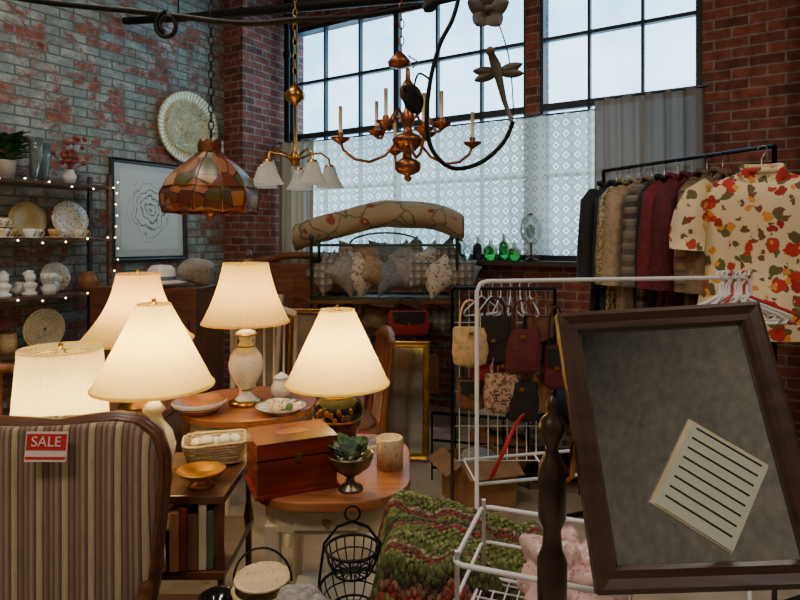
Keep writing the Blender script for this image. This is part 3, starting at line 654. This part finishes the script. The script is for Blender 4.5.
for k in range(7): q.mat([bkb,brn,wn,plaidg,knit,bkb,nv2][k]); q.ball((random.uniform(-.2,.25),random.uniform(-.15,.15),.12+.11*k*.6),(.2,.17,.1),.7,.8,28,16,nz=.5,ns=6)
q.fin('clothes_pile',loc=(.85,3.75,0))
# ---------------------------------------------------------------- etagere with pillows + rolled rug
gm=gen('green_metal',L(66,84,66),.5,.3)
q=M().mat(gm)
for x in(-.62,.48):
    for y in(-.22,.22):
        q.cyl((x,y,0),(x,y,1.5),.012); q.ball((x,y,1.52),.022)
for z in(.3,.7,1.06,1.46):
    for y in(-.22,.22): q.cyl((-.62,y,z),(.48,y,z),.009)
    for x in(-.62,.48): q.cyl((x,-.22,z),(x,.22,z),.009)
for z in(.3,.7,1.06): 
    for k in range(12): q.cyl((-.6+.096*k,-.22,z),(-.6+.096*k,.22,z),.004,seg=6)
q.tube([(-.07+.3*math.cos(a*pi/12),.22,1.46+.1*math.sin(a*pi/12)) for a in range(13)],.008)
q.mat(walnut); q.box((-.07,0,1.035),(1.16,.48,.03))
q.fin('metal_bakers_rack',loc=(-.05,4.75,0))
m,nt,b=nm('rug_floral'); u_=uvc(nt); o_=obj(nt)
nz=N(nt,'ShaderNodeTexNoise',None,Vector=o_,Scale=8.0,Detail=3.0)
vv=N(nt,'ShaderNodeVectorMath',{'operation':'MULTIPLY_ADD'},_0=nz.outputs['Color'],_1=(.12,.12,.12),_2=o_)
v=N(nt,'ShaderNodeTexVoronoi',None,Vector=vv.outputs[0],Scale=6.0); v2=N(nt,'ShaderNodeTexVoronoi',{'feature':'DISTANCE_TO_EDGE'},Vector=vv.outputs[0],Scale=5.0)
col=mixc(nt,ramp(nt,v2.outputs[0],[(.02,WH),(.04,BW)]),L(160,144,118),L(104,102,78)); col=mixc(nt,ramp(nt,v.outputs[0],[(.2,WH),(.26,BW)]),col,L(140,60,60)); col=mixc(nt,ramp(nt,v.outputs[0],[(.1,WH),(.14,BW)]),col,L(196,150,130))
setb(nt,b,Base_Color=col,Roughness=.95); rugm=m
jute=gen('rug_backing',L(140,110,78),.95,bmp=.5,scale=60)
q=M()
def rugc(t):
    x=-.84+1.3*t; return Vector((x,0,1.49+.15*min(1,t/.55)**.8+.03*math.sin(pi*t)-.08*max(0,(t-.8)/.2)**2))
q.mat(rugm)
def rg(a,b_):
    c_=rugc(a); an=2*pi*b_; r=.115+.006*math.sin(an*3+a*6)+.014*noise.noise(Vector((a*5,b_*3,0)))
    return c_+Vector((0,r*math.cos(an),r*math.sin(an)*.9))
q.grid(rg,40,32,cv=True)
for t in(0,1):
    q.mat(jute); c_=rugc(t)
    sp_=[c_+Vector(((.006 if t else -.006),(.112-.011*k/6)*math.cos(k/24*2*pi*1.0),(.1-.01*k/6)*math.sin(k/24*2*pi))) for k in range(60)]
    q.tube(sp_,.006,6); q.mat(brn); q.lathe([(0,0),(.108,0)],tuple(c_),seg=24,R=Matrix.Rotation(pi/2,3,'Y'))
q.fin('rolled_rug',loc=(.02,4.62,.03),rot=-.12)
tweed=plaid('pillow_plaid',L(120,112,104),L(176,164,150),L(98,92,90)); pg=fab('pillow_grey',L(146,142,138)); pw=spots('pillow_floral',L(196,186,170),[L(120,120,100),L(150,110,100)],25,.3); pt=fab('pillow_tan',L(160,136,108)); pb=fab('pillow_blue_grey',L(118,124,132))
def pillow(q,c,r,R,th=.09):
    c=Vector(c)
    for s_ in(-1,1):
        def fn(a,b_,s_=s_):
            x=a*2-1;y=b_*2-1; f=max(0,(1-x*x)*(1-y*y))**.55
            px=x*r*(1-.14*(1-abs(x))*0-.13*(1-y*y)*abs(x)); pz=y*r*.85*(1-.13*(1-x*x)*abs(y))
            w_=.012*noise.noise(Vector((x*3+c.x*9,y*3,c.z*5)))
            wr=.006*math.sin(math.atan2(y,x)*14)*(abs(x)**3+abs(y)**3)*f
            return c+R@Vector((px,s_*(th*f+w_*f+wr),pz))
        q.grid(fn,20,20)
q=M(); mats_=[tweed,pg,pw,pt,pb,pg,tweed,pw]
for k in range(18):
    q.mat(mats_[k%8]); row=k//9; i=k%9
    x=-.52+.12*i+random.uniform(-.03,.03)+.05*row
    z=.17+.03*random.random() if row==0 else .27+.05*random.random()
    if row==1 and i in(0,8): z-=.1
    pillow(q,(x,-.12+.14*row+random.uniform(-.03,.03),z),.15,Matrix.Rotation(random.uniform(-.25,.25)+(.5 if i%3==0 else 0),3,'Z')@Matrix.Rotation(random.uniform(-.8,.8),3,'Y')@Matrix.Rotation(-.35+random.uniform(-.2,.2),3,'X'),.075)
q.fin('pile_of_pillows',loc=(-.02,4.72,1.05))
bag('red_tote_bag',red,(.06,4.45,.98),.3,.2,.12,.1,.1,bkb)
q=M().mat(brn); q.box((0,0,.14),(.5,.16,.28)); q.mat(brass); q.box((-.12,-.085,.2),(.03,.01,.04)); q.box((.12,-.085,.2),(.03,.01,.04)); q.mat(bkb).tube([(-.06,-.0,.28),(-.05,0,.31),(.05,0,.31),(.06,0,.28)],.008); q.fin('vintage_suitcase',loc=(.05,4.72,.31),bev=.02)
q=M()
for k,(mt) in enumerate((pw,pt,red,tweed)): q.mat(mt); pillow(q,(-.35+.25*k,0,.14),.13,Matrix.Rotation(.15*k,3,'Y'))
q.fin('cushions',loc=(-.1,4.75,.74))
# leaning gold mirror
q=M(); q.T=Matrix.Rotation(pi/2-.14,4,'X')@Matrix.Translation((0,.40,0)); q.mat(gold); frame(q,.165,.395,.045,.03); q.mat(mirr); q.box((0,0,-.004),(.26,.72,.004)); q.mat(walnut); q.box((0,0,-.012),(.3,.76,.006))
q.fin('gilt_mirror',loc=(.03,4.05,.012),rot=-.1)
def wchair(name,loc,rz,mt,seatm,bh=.95):
    q=M().mat(mt)
    for x in(-.19,.19): q.tube([(x,.2,0),(x,.19,.44),(x*1.05,.25,bh)],[.016,.018,.014]); q.tube([(x,-.19,0),(x,-.19,.44)],[.012,.02])
    q.tube([(-.2,.25,bh),(-.1,.262,bh+.035),(0,.266,bh+.045),(.1,.262,bh+.035),(.2,.25,bh)],[.018,.026,.03,.026,.018])
    for k in range(5): x=-.12+.06*k; q.cyl((x,.2,.46),(x*1.05,.26,bh+.02),.008)
    for y in(-.19,.2): q.cyl((-.19,y,.2),(.19,y,.2),.009)
    for x in(-.19,.19): q.cyl((x,-.19,.16),(x,.2,.16),.009)
    slab(q,rrect(.44,.43,.05),.45,.03); q.mat(seatm).ball((0,0,.47),(.19,.18,.03),.4,.5)
    return q.fin(name,loc=loc,rot=rz)
wchair('wooden_chair',(-.33,3.42,0),-1.35,oakz,brn,.93)
wchair('wooden_chair',(-1.9,2.75,0),.6,oakz,brn,.82)
wchair('white_chair',(-.82,3.6,0),.2,crm,crm,1.02)
q=M().mat(wood('headboard_wood',L(124,74,50))); q.box((0,0,.65),(.95,.05,1.3)); 
for x in(-.48,.48): q.lathe([(0,0),(.035,0),(.035,1.32),(.02,1.34),(.035,1.37),(.02,1.41),(0,1.42)],(x,0,0),seg=14)
q.tube([(-.45+.9*k/12,0,1.3+.07*math.sin(pi*k/12)) for k in range(13)],.03)
for x in(-.22,.22): q.box((x,-.03,.9),(.36,.02,.6))
q.fin('wooden_headboard',loc=(-.85,5.1,0),rot=-.25,bev=.006)
artm=gen('old_canvas',L(150,130,104),.8,scale=5,var=.6)
def picframe(name,loc,rz,w,h,fm,art,tilt=.15,matw=0,mm=None):
    q=M(); q.T=Matrix.Rotation(pi/2-tilt,4,'X')@Matrix.Translation((0,h,0)); q.mat(fm); frame(q,w,h,.035,.03)
    q.mat(mm or art); q.box((0,0,-.006),(2*w-.05,2*h-.05,.004))
    if matw: q.mat(art); q.box((0,0,-.003),(2*(w-matw),2*(h-matw),.003))
    return q.fin(name,loc=loc,rot=rz)
picframe('leaning_picture_frame',(-.62,4.3,.0),-.1,.22,.5,gold,artm); picframe('leaning_picture_frame',(-.42,4.1,0),-.1,.2,.42,walnut,artm,.18); picframe('leaning_picture_frame',(-1.1,4.4,0),-.3,.2,.55,crm,artm,.12)
# ---------------------------------------------------------------- left wall: framed print + brass plate
m,nt,b=nm('sketch_print'); o_=obj(nt)
nz=N(nt,'ShaderNodeTexNoise',None,Vector=o_,Scale=9.0,Detail=8.0,Roughness=.7)
wv=N(nt,'ShaderNodeTexWave',{'wave_type':'RINGS','rings_direction':'Y'},Vector=sc(nt,o_,(1,1,.8),(0,0,-.43*.8)),Scale=7.0,Distortion=9.0,Detail=4.0,Detail_Scale=2.0)
ln=ramp(nt,wv.outputs[0],[(.0,WH),(.16,dk(WH,.3)),(.3,BW)])
g_=N(nt,'ShaderNodeVectorMath',{'operation':'LENGTH'},_0=sc(nt,o_,(1,0,.8),(0,0,-.43*.8))).outputs['Value']
f=mth(nt,'MULTIPLY',ln,ramp(nt,mth(nt,'ADD',g_,mth(nt,'MULTIPLY',nz.outputs[0],.14)),[(.2,WH),(.3,BW)]))
setb(nt,b,Base_Color=mixc(nt,f,L(212,216,212),L(60,62,64)),Roughness=.3,Coat_Weight=.4); sketch=m
fo=picframe('framed_print',(0,0,0),0,.37,.43,wood('black_frame',L(40,30,26)),sketch,.03,.09,gen('mat_board',L(200,206,200),.4,var=.05))
fo.location=W(.05,-1.5,1.325); fo.rotation_euler=(0,0,A+pi/2)
m,nt,b=nm('embossed_brass'); o_=obj(nt); u_=uvc(nt); sp=N(nt,'ShaderNodeSeparateXYZ',None,Vector=u_)
rad=N(nt,'ShaderNodeVectorMath',{'operation':'LENGTH'},_0=sc(nt,o_,(1,0,1))).outputs['Value']
nzp=N(nt,'ShaderNodeTexNoise',None,Vector=o_,Scale=15.0,Detail=8.0,Distortion=2.5)
ray=mth(nt,'ABSOLUTE',mth(nt,'SINE',mth(nt,'MULTIPLY',sp.outputs[0],170.0)))
rim=mth(nt,'GREATER_THAN',rad,.245)
cen_f=ramp(nt,nzp.outputs[0],[(.4,dk(WH,.25)),(.48,WH),(.54,dk(WH,.4)),(.62,WH)])
hh=mth(nt,'ADD',mth(nt,'MULTIPLY',mth(nt,'ADD',mth(nt,'MULTIPLY',ray,.5),.4),rim),mth(nt,'MULTIPLY',cen_f,mth(nt,'SUBTRACT',1.0,rim)))
setb(nt,b,Base_Color=ramp(nt,hh,[(0,L(110,100,66)),(.5,L(206,190,138)),(1,L(242,230,190))]),Metallic=.3,Roughness=.32); bump(nt,b,hh,.5,.01); emb=m
q=M().mat(emb); q.lathe([(0,.022),(.06,.022),(.07,.012),(.13,.012),(.2,.014),(.215,.03),(.235,.03),(.25,.012),(.31,.03),(.335,.04),(.34,.03),(.31,.015),(0,.0)],seg=72,R=Matrix.Rotation(pi/2,3,'X'))
q.fin('embossed_brass_plate',loc=W(.02,-1.1,2.54),rot=(0,0,A+pi/2))
# pipes
q=M().mat(irn); q.cyl((0,0,0),(0,0,CZ),.03); q.cyl((.1,.02,0),(.1,.02,CZ),.02)
for z in(1,2.2,3.4): q.cyl((0,0,z),(0,0,z+.06),.04)
rfin(q,'vertical_pipe',.34,-.1,0)
q=M().mat(irn); q.tube([(-2.36,5.1,3.36),(-1.7,4.6,3.2),(-.8,3.9,3.0),(.1,3.2,2.8),(.9,2.6,2.7)],.03,12)
for p_ in((-1.7,4.6,3.2),(.1,3.2,2.8),(.9,2.6,2.7)): q.cyl(p_,(p_[0],p_[1],CZ),.006)
q.fin('conduit_pipe')
# ---------------------------------------------------------------- shelf unit on left wall
q=M().mat(shelfw)
for z in(.3,.7,1.1,1.5,1.9): q.box((.19,-2.95,z),(.3,1.8,.025))
for y in(-2.06,-2.95,-3.84):
    for u in(.06,.32): q.box((u,y,1.0),(.03,.03,2.0))
rfin(q,'wooden_shelf_unit',bev=.003)
flm=gen('fairy_bulb',(1,.72,.38,1),.5,em=9); wire=gen('light_wire',L(50,60,40),.6)
q=M()
path=[]
for z in(1.925,1.525,1.125):
    rng=range(0,34) if z!=1.525 else range(33,-1,-1)
    for k in rng: path.append(Vector((.355+.01*math.sin(k*2),-2.05-1.75*k/33,z-.02+.02*math.sin(k*1.7))))
for k in range(22): path.append(Vector((.36+.012*math.sin(k*1.3),-2.03+.012*math.cos(k*1.9),1.95-.085*k)))
q.mat(wire); q.tube(path[:102],.002,4); q.tube(path[102:],.002,4)
q.mat(flm)
for k,p in enumerate(path):
    if k%3==0 or k>101: q.ball(p+Vector((.006,0,-.006)),.0065,seg=6,rg=4)
rfin(q,'fairy_lights')
def shelfobj(b_,name,y,z,u=.2,rz=0): return b_.fin(name,loc=W(u,y,z+.0125),rot=(0,0,A+rz))
terr=gen('planter_white',L(220,214,205),.4); dried=gen('dried_flower',L(150,72,60),.8)
q=M().mat(terr); q.lathe([(0,0),(.05,0),(.07,.12),(.075,.13),(.062,.12),(0,.1)]); q.mat(gl_leaf)
for k in range(90):
    a=random.random()*6.28; r=random.random()*.05; leaf(q,(r*math.cos(a),r*math.sin(a),.12+.16*random.random()),(math.cos(a),math.sin(a),.2+random.random()),.14,.022)
shelfobj(q,'potted_plant',-2.74,1.9)
q=M().mat(clr); q.lathe([(0,0),(.05,0),(.045,.05),(.06,.15),(.065,.28),(.06,.28),(.055,.15),(.04,.05),(0,.02)]); shelfobj(q,'glass_vase',-2.5,1.9)
q=M().mat(clr); q.lathe([(0,0),(.04,0),(.04,.2),(.055,.3),(.05,.3),(.035,.2),(0,.02)]); shelfobj(q,'glass_vase',-2.58,1.9,.28)
q=M().mat(whitec); q.lathe([(0,0),(.03,0),(.05,.06),(.03,.1),(.035,.11),(.025,.1)]); q.mat(dried)
for k in range(30):
    a=random.random()*6.28; e=Vector((.12*math.cos(a)*random.random(),.12*math.sin(a)*random.random(),.16+.2*random.random())); q.cyl((0,0,.09),e,.0015,seg=4); q.ball(e,.018,seg=7,rg=5)
shelfobj(q,'dried_flower_vase',-2.3,1.9)
def cup(q,c,s=1):
    q.lathe([(0,0),(.055,0),(.07,.012),(.055,.006),(0,.006)],c,seg=18); q.lathe([(0,.006),(.02,.008),(.038,.04),(.042,.065),(.038,.065),(.03,.03),(0,.016)],c,seg=18)
    q.tube([(c[0]+.0,c[1]+.038+.02*math.cos(a),c[2]+.038+.018*math.sin(a)) for a in[-1.4,-.7,0,.7,1.4]],.004,6)
gb=gen('gilt_china',L(206,176,110),.3)
q=M()
for k in range(15): q.mat([whitec,flor,gb][k%3]); cup(q,(.1 if k%2 else .02,-.5+.085*k,0))
for k in range(7): q.mat([flor,whitec][k%2]); cup(q,(.06,-.4+.085*k,.072))
shelfobj(q,'teacups',-2.9,1.5)
def plate(q,c,r,R): q.lathe([(0,0),(r*.6,0),(r*.66,.008),(r,.02),(r,.025),(r*.64,.012),(0,.004)],c,seg=32,R=R)
Rp=Matrix.Rotation(pi/2-.2,3,'Y')
q=M().mat(flor); plate(q,(0,0,.14),.14,Rp); q.mat(irn).box((-.03,0,.01),(.1,.1,.02)); shelfobj(q,'floral_china_plate',-2.26,1.5,.12)
q=M().mat(gb); plate(q,(0,0,.13),.13,Rp); q.mat(irn).box((-.03,0,.01),(.1,.1,.02)); shelfobj(q,'gilt_china_plate',-2.55,1.5,.09)
q=M().mat(whitec)
for k in range(5):
    y=-.38+.17*k; q.lathe([(0,0),(.05,0),(.05,.02),(.03,.03),(.045,.06),(.05,.08),(.02,.1)],(0,y,0),seg=16); q.ball((0,y,.125),(.035,.034,.042),nz=.25,ns=25); q.ball((.034,y,.12),(.01,.007,.01),seg=8,rg=6); q.ball((-.01,y,.15),(.03,.035,.025),nz=.6,ns=50)
shelfobj(q,'plaster_busts',-2.9,1.1,.24)
q=M().mat(whitec)
for k in range(4): # reclining cherubs / shells
    y=-.3+.2*k; q.ball((0,y,.045),(.05,.07,.045),nz=.5,ns=22,seg=20,rg=14); q.ball((.02,y+.05,.095),.028,nz=.2,ns=30)
shelfobj(q,'white_shell_ornaments',-2.7,1.1,.13)
q=M().mat(flor); plate(q,(0,0,.11),.11,Rp); q.mat(irn).box((-.03,0,.01),(.1,.1,.02)); shelfobj(q,'floral_china_plate',-2.36,1.1,.1)
q=M().mat(gen('amber_jar',L(140,100,50),.3)); q.lathe([(0,0),(.05,0),(.07,.04),(.07,.1),(.045,.14),(.05,.15),(.04,.15)],seg=20,rip=.04,nr=10); shelfobj(q,'amber_jar',-2.18,1.1,.25)
q=M().mat(whitec); q.lathe([(0,0),(.04,0),(.05,.05),(.03,.09),(.05,.1),(.045,.1),(0,.06)]); [q.ball((.03*math.cos(a),.03*math.sin(a),.13),.025,seg=10,rg=8) for a in range(6)]; shelfobj(q,'white_flower_vase',-2.5,1.1,.3)
q=M().mat(wick)
for k in range(9): q.tube([(0+.004*math.sin(k),(.14-.015*k)*math.cos(a*pi/14),.15+(.14-.015*k)*math.sin(a*pi/14)) for a in range(28)],.008,6,closed=True)
shelfobj(q,'woven_round_tray',-2.5,.7,.24)
q=M(); 
for k in range(8): q.mat([bm[0],cb,bm[2],pewter][k%4]); q.lathe([(0,0),(.05,0),(.06,.05),(.05,.1+.02*(k%3)),(.03,.12),(0,.12)],(0,-.6+.17*k,0),seg=16)
shelfobj(q,'assorted_jars',-2.95,.7,.15)
q=M().mat(whitec); q.lathe([(0,.0),(.17,0),(.175,.012),(.09,.02),(.085,.09),(.06,.115),(0,.12)]); q.mat(gen('hat_band',L(90,110,130),.7)); q.lathe([(.091,.02),(.092,.045),(.09,.046)]); q.fin('straw_hat',loc=(-1.55,3.9,1.22+.0))
q=M().mat(walnut); q.box((0,0,.6),(.7,.45,1.2)); [q.box((0,-.23,z),(.62,.015,.22)) for z in(.3,.6,.9)]; q.mat(brass); [q.ball((x,-.245,z),.015) for z in(.3,.6,.9) for x in(-.18,.18)]; q.fin('tall_dresser',loc=(-1.6,4.0,0.0),rot=-.1,bev=.006)
q=M().mat(pg); q.ball((0,0,.09),(.12,.1,.09),nz=.3,ns=8,seg=24,rg=16); q.fin('fur_hat',loc=(-1.33,3.95,1.2))
# ---------------------------------------------------------------- hanging lights
def chain(q,x,y,z0,z1,r=.004,s_=.028):
    n=int((z1-z0)/(s_*1.5))
    for k in range(n):
        zc=z0+(z1-z0)*(k+.5)/n; pts_=[]
        for a in range(8):
            an=a*pi/4; u=s_*.45*math.cos(an); w_=s_*.95*math.sin(an); pts_.append((x+(u if k%2 else 0),y+(0 if k%2 else u),zc+w_))
        q.tube(pts_,r*.7,4,closed=True)
def stained(name,ny,base):
    m,nt,b=nm(name); u_=uvc(nt); sp=N(nt,'ShaderNodeSeparateXYZ',None,Vector=u_)
    vv=N(nt,'ShaderNodeCombineXYZ',None,X=mth(nt,'MULTIPLY',sp.outputs[0],12.0*(2 if base else 1)),Y=mth(nt,'MULTIPLY',sp.outputs[1],ny)).outputs[0]
    v=N(nt,'ShaderNodeTexVoronoi',None,Vector=vv,Scale=1.0,Randomness=.55); ve=N(nt,'ShaderNodeTexVoronoi',{'feature':'DISTANCE_TO_EDGE'},Vector=vv,Scale=1.0,Randomness=.55)
    cs=[(0,L(150,96,48)),(.3,L(116,44,26)),(.5,L(188,150,96)),(.66,L(84,78,40)),(.8,L(146,60,34)),(.9,L(200,168,116))] if not base else [(0,L(96,52,28)),(.3,L(80,30,22)),(.5,L(150,98,50)),(.68,L(70,66,34)),(.82,L(120,50,30))]
    cc=ramp(nt,N(nt,'ShaderNodeSeparateColor',None,Color=v.outputs['Color']).outputs[0],cs,'CONSTANT')
    cc=mixc(nt,ramp(nt,ve.outputs[0],[(.025,WH),(.04,BW)]),cc,L(34,26,20)); setb(nt,b,Base_Color=cc,Roughness=.4,Transmission_Weight=.1,Specular_IOR_Level=.25); return m
tif=stained('stained_glass',2.6,False); tif2=stained('stained_glass_fringe',2.2,True)
q=M().mat(tif); rp,nrp=.015,12
q.lathe([(.055,.325),(.075,.30),(.12,.27),(.18,.22),(.225,.165),(.238,.13)],seg=72,rip=rp,nr=nrp)
q.mat(tif2); q.lathe([(.238,.128),(.252,.10),(.25,.05),(.238,.0)],seg=72,rip=.02,nr=nrp)
q.mat(copper); q.tube([(.24*math.cos(a*pi/24),.24*math.sin(a*pi/24),.13) for a in range(48)],.005,6,closed=True); q.tube([(.24*(1+.02*math.cos(12*a*pi/36))*math.cos(a*pi/36),.24*math.sin(a*pi/36),.0+.012*abs(math.sin(6*a*pi/36))) for a in range(72)],.005,6,closed=True)
for k in range(12):
    a=k*pi/6; q.tube([(r*math.cos(a)*1.015,r*math.sin(a)*1.015,z) for r,z in((.055,.325),(.12,.27),(.18,.22),(.225,.165),(.24,.13),(.256,.1),(.254,.05),(.242,0))],.003,5)
for k in range(8):
    a=k*pi/4; q.prism([(-.026,0),(.026,0),(.032,.04),(0,.065),(-.032,.04)],.004,R=Matrix.Rotation(a,3,'Z'),c=(.06*math.sin(a),-.06*math.cos(a),.325))
q.lathe([(0,.32),(.05,.322),(.03,.34),(.008,.36),(.008,.40),(0,.4)]); q.lathe([(.03,-.0),(.028,.04),(.012,.06),(.012,.3)]); q.lathe([(0,-.03),(.03,-.01),(.03,0)])
q.mat(irn); chain(q,0,0,.4,CZ-1.644,.005,.03); q.lathe([(0,CZ-1.644),(.06,CZ-1.644),(.05,CZ-1.68),(0,CZ-1.69)])
tl=q.fin('stained_glass_pendant_lamp',loc=(-1.008,3.2,1.644)); 
# chandelier
q=M().mat(copper)
zc=1.80
prof=[(0,-.03),(.012,-.025),(.02,-.01),(.012,0),(.05,.015),(.06,.03),(.062,.06),(.04,.075),(.02,.085),(.018,.1),(.04,.12),(.07,.15),(.075,.17),(.06,.185),(.025,.2),(.018,.23),(.03,.25),(.034,.28),(.022,.3),(.014,.32),(.02,.34),(.038,.37),(.04,.4),(.025,.43),(.012,.45),(.01,.5)]
q.lathe(prof,seg=24)
for k in range(8):
    a=k*pi/4+.2; r0=.315+.02*(k%2); c_,s_=math.cos(a),math.sin(a); P=[(.05,.16),(.11,.09),(.18,.06),(.25,.07),(.30,.11),(r0,.15)]
    if k%2: P=[(.03,.26),(.08,.30),(.12,.25),(.15,.19),(.17,.19),(.18,.21)]; r0=.18
    Q=[]
    for i in range(len(P)-1):
        for t in(0,.5): Q.append((P[i][0]*(1-t)+P[i+1][0]*t,P[i][1]*(1-t)+P[i+1][1]*t))
    Q.append(P[-1]); q.mat(copper).tube([(r*c_,r*s_,z) for r,z in Q],.007,8)
    z0_=P[-1][1]; q.lathe([(0,z0_-.02),(.012,z0_-.01),(.04,z0_+.008),(.045,z0_+.016),(.03,z0_+.012),(.012,z0_+.012),(.015,z0_+.03),(.013,z0_+.04)],(r0*c_,r0*s_,0),seg=14)
    q.mat(crm).cyl((r0*c_,r0*s_,z0_+.03),(r0*c_,r0*s_,z0_+.16),.009)
q.mat(copper); q.tube([(.02,0,.5),(.05,0,.53),(0,0,.56)],.004,5); q.lathe([(.0,.5),(.05,.51),(.055,.53),(.03,.56),(.01,.58)],(-.04,0,.0)); chain(q,-.03,0,.57,CZ-zc,.004,.026); q.lathe([(0,CZ-zc),(.06,CZ-zc),(.04,CZ-zc-.04),(0,CZ-zc-.05)],(-.03,0,0))
q.fin('brass_chandelier',loc=(.037,2.8,zc))
# glass shade fixture
q=M().mat(brass); frost=shade_mat('frosted_glass',L(235,238,236),.5)
q.lathe([(0,.1),(.02,.11),(.035,.14),(.02,.17),(.01,.2),(.008,.42),(.02,.44),(.05,.46),(.055,.49),(.03,.52),(.012,.54),(0,.55)])
for k in range(5):
    a=k*2*pi/5+.35; c_,s_=math.cos(a),math.sin(a)
    q.mat(brass).tube([(.02*c_,.02*s_,.14),(.08*c_,.08*s_,.17),(.14*c_,.14*s_,.18),(.185*c_,.185*s_,.15),(.19*c_,.19*s_,.11)],.006,8); q.lathe([(.012,.12),(.026,.115),(.028,.1)],(.19*c_,.19*s_,0),seg=14)
    q.mat(frost).lathe([(.028,.105),(.034,.085),(.045,.05),(.06,.02),(.075,-.005)],(.19*c_,.19*s_,0),seg=28,rip=.03,nr=8)
q.mat(brass); chain(q,0,0,.55,CZ-1.79,.004,.026); q.lathe([(0,CZ-1.79),(.06,CZ-1.79),(.03,CZ-1.84),(0,CZ-1.85)])
q.fin('glass_shade_chandelier',loc=(-.56,3.2,1.79))
# iron scroll mobile
q=M().mat(irn)
def sm(P,n=6):
    out=[];P=[Vector(p) for p in P]
    for i in range(len(P)-1):
        p0=P[max(i-1,0)];p1=P[i];p2=P[i+1];p3=P[min(i+2,len(P)-1)]
        for k in range(n):
            t=k/n; out.append(.5*((2*p1)+(p2-p0)*t+(2*p0-5*p1+4*p2-p3)*t*t+(-p0+3*p1-3*p2+p3)*t**3))
    out.append(P[-1]); return out
V3=lambda x,z,y=0:(x,y,z)
q.tube(sm([V3(.16,2.3),V3(.14,2.1),V3(.118,1.99),V3(.087,1.925),V3(.066,1.847),V3(.058,1.76),V3(.07,1.695),V3(.113,1.656),V3(.173,1.667),V3(.223,1.71),V3(.245,1.756)]),.005,8)
q.tube(sm([V3(.16,2.3),V3(.17,2.15),V3(.205,2.0),V3(.235,1.9),V3(.245,1.8),V3(.244,1.757)]),.0015,6)
q.tube(sm([V3(.066,1.847),V3(.04,1.86),V3(.028,1.82)]),.0025,6)
q.tube([V3(.16,2.3),V3(.16,CZ)],.0025,6)
def leaf2(q,c,d,ln,w_):
    c=Vector(c);d=Vector(d).normalized(); sd=d.cross(Vector((0,1,0))).normalized()
    for of in(-.0012,.0012): q.grid(lambda a,b_:c+d*ln*a+sd*w_*(b_-.5)*2*max(0,math.sin(pi*min(1,a*.9+.08)))**.7+Vector((0,of+.01*(abs(b_-.5)),0)),8,4)
def petals(q,c,n,ln,w_,tilt=.3):
    for k in range(n): a=k*2*pi/n+.3; leaf2(q,c,Vector((math.cos(a),-tilt,math.sin(a))),ln,w_)
rust=gen('rusted_metal',L(96,88,80),.6,.4)
q.mat(irn)
leaf2(q,(.02,0,1.83),(.35,0,-1),.06,.022); leaf2(q,(.045,0,1.81),(-.8,0,.5),.045,.016); leaf2(q,(.05,0,2.0),(.6,0,.4),.04,.015)
q.mat(rust); petals(q,(.188,-.01,1.995),5,.048,.021); q.ball((.188,-.015,1.995),.009)
dc=Vector((.212,-.01,1.84)); q.mat(rust); q.tube([dc+Vector((-.016,0,.06)),dc+Vector((-.006,0,.035)),dc+Vector((.0,0,.01)),dc+Vector((.012,0,-.04)),dc+Vector((.028,0,-.085))],[.008,.012,.009,.006,.004],8); q.ball(dc+Vector((-.018,0,.066)),.01)
for d_ in((-1,0,.05),(1,0,.35),(-1,0,-.35),(1,0,-.05)): leaf2(q,dc+Vector((0,0,.022)),d_,.055,.011)
q.fin('iron_scroll_mobile',loc=(0,1.3,0))
q=M().mat(irn); q.tube(sm([(-1.5,0,2.36),(-1.233,0,2.3),(-.833,0,2.257),(-.533,0,2.222),(-.333,0,2.235),(-.1,0,2.25),(.3,0,2.33)]),.010,8)
q.tube([(-.775+.04*(1-k/60)*math.cos(k*pi/10+1.6),-.005,2.213+.045*(1-k/60)*math.sin(k*pi/10+1.6)) for k in range(30)],.008,8)
q.cyl((-1.4,0,2.33),(-1.4,0,CZ),.004); q.cyl((.3,0,2.33),(.3,0,CZ),.004)
q.fin('iron_curtain_rod',loc=(0,2.0,0))
# ---------------------------------------------------------------- light + world
w_=bpy.data.worlds.new('World'); S.world=w_; w_.use_nodes=True; nt=w_.node_tree; bg=[n for n in nt.nodes if n.type=='BACKGROUND'][0]
bg.inputs[0].default_value=(.6,.84,1,1); bg.inputs[1].default_value=5.4
pan=gen('fill_panel_glow',L(255,240,220),.5,em=.8)
for i,(u,v,e) in enumerate(((3.6,-5.9,64),(5.9,-3.4,40),(2.0,-3.4,34))):  # out-of-view ceiling panels with area lamps, added as fill to brighten the room
    q=M().mat(dkm); q.box((0,0,.03),(1.25,.35,.06)); q.mat(pan); q.box((0,0,-.003),(1.2,.3,.006)); o=rfin(q,'fill_light_panel',u,v,CZ-.06); light('fill_light','AREA',(0,0,-.02),e,(1,.87,.72),parent=o,size=1.2,sy=.3)
cam=bpy.data.cameras.new('camera'); co=bpy.data.objects.new('camera',cam); S.collection.objects.link(co); S.camera=co
co.location=(0,0,1.5); co.rotation_euler=(pi/2,0,0); cam.sensor_width=36; cam.lens=27; cam.shift_y=-.075; cam.clip_start=.02
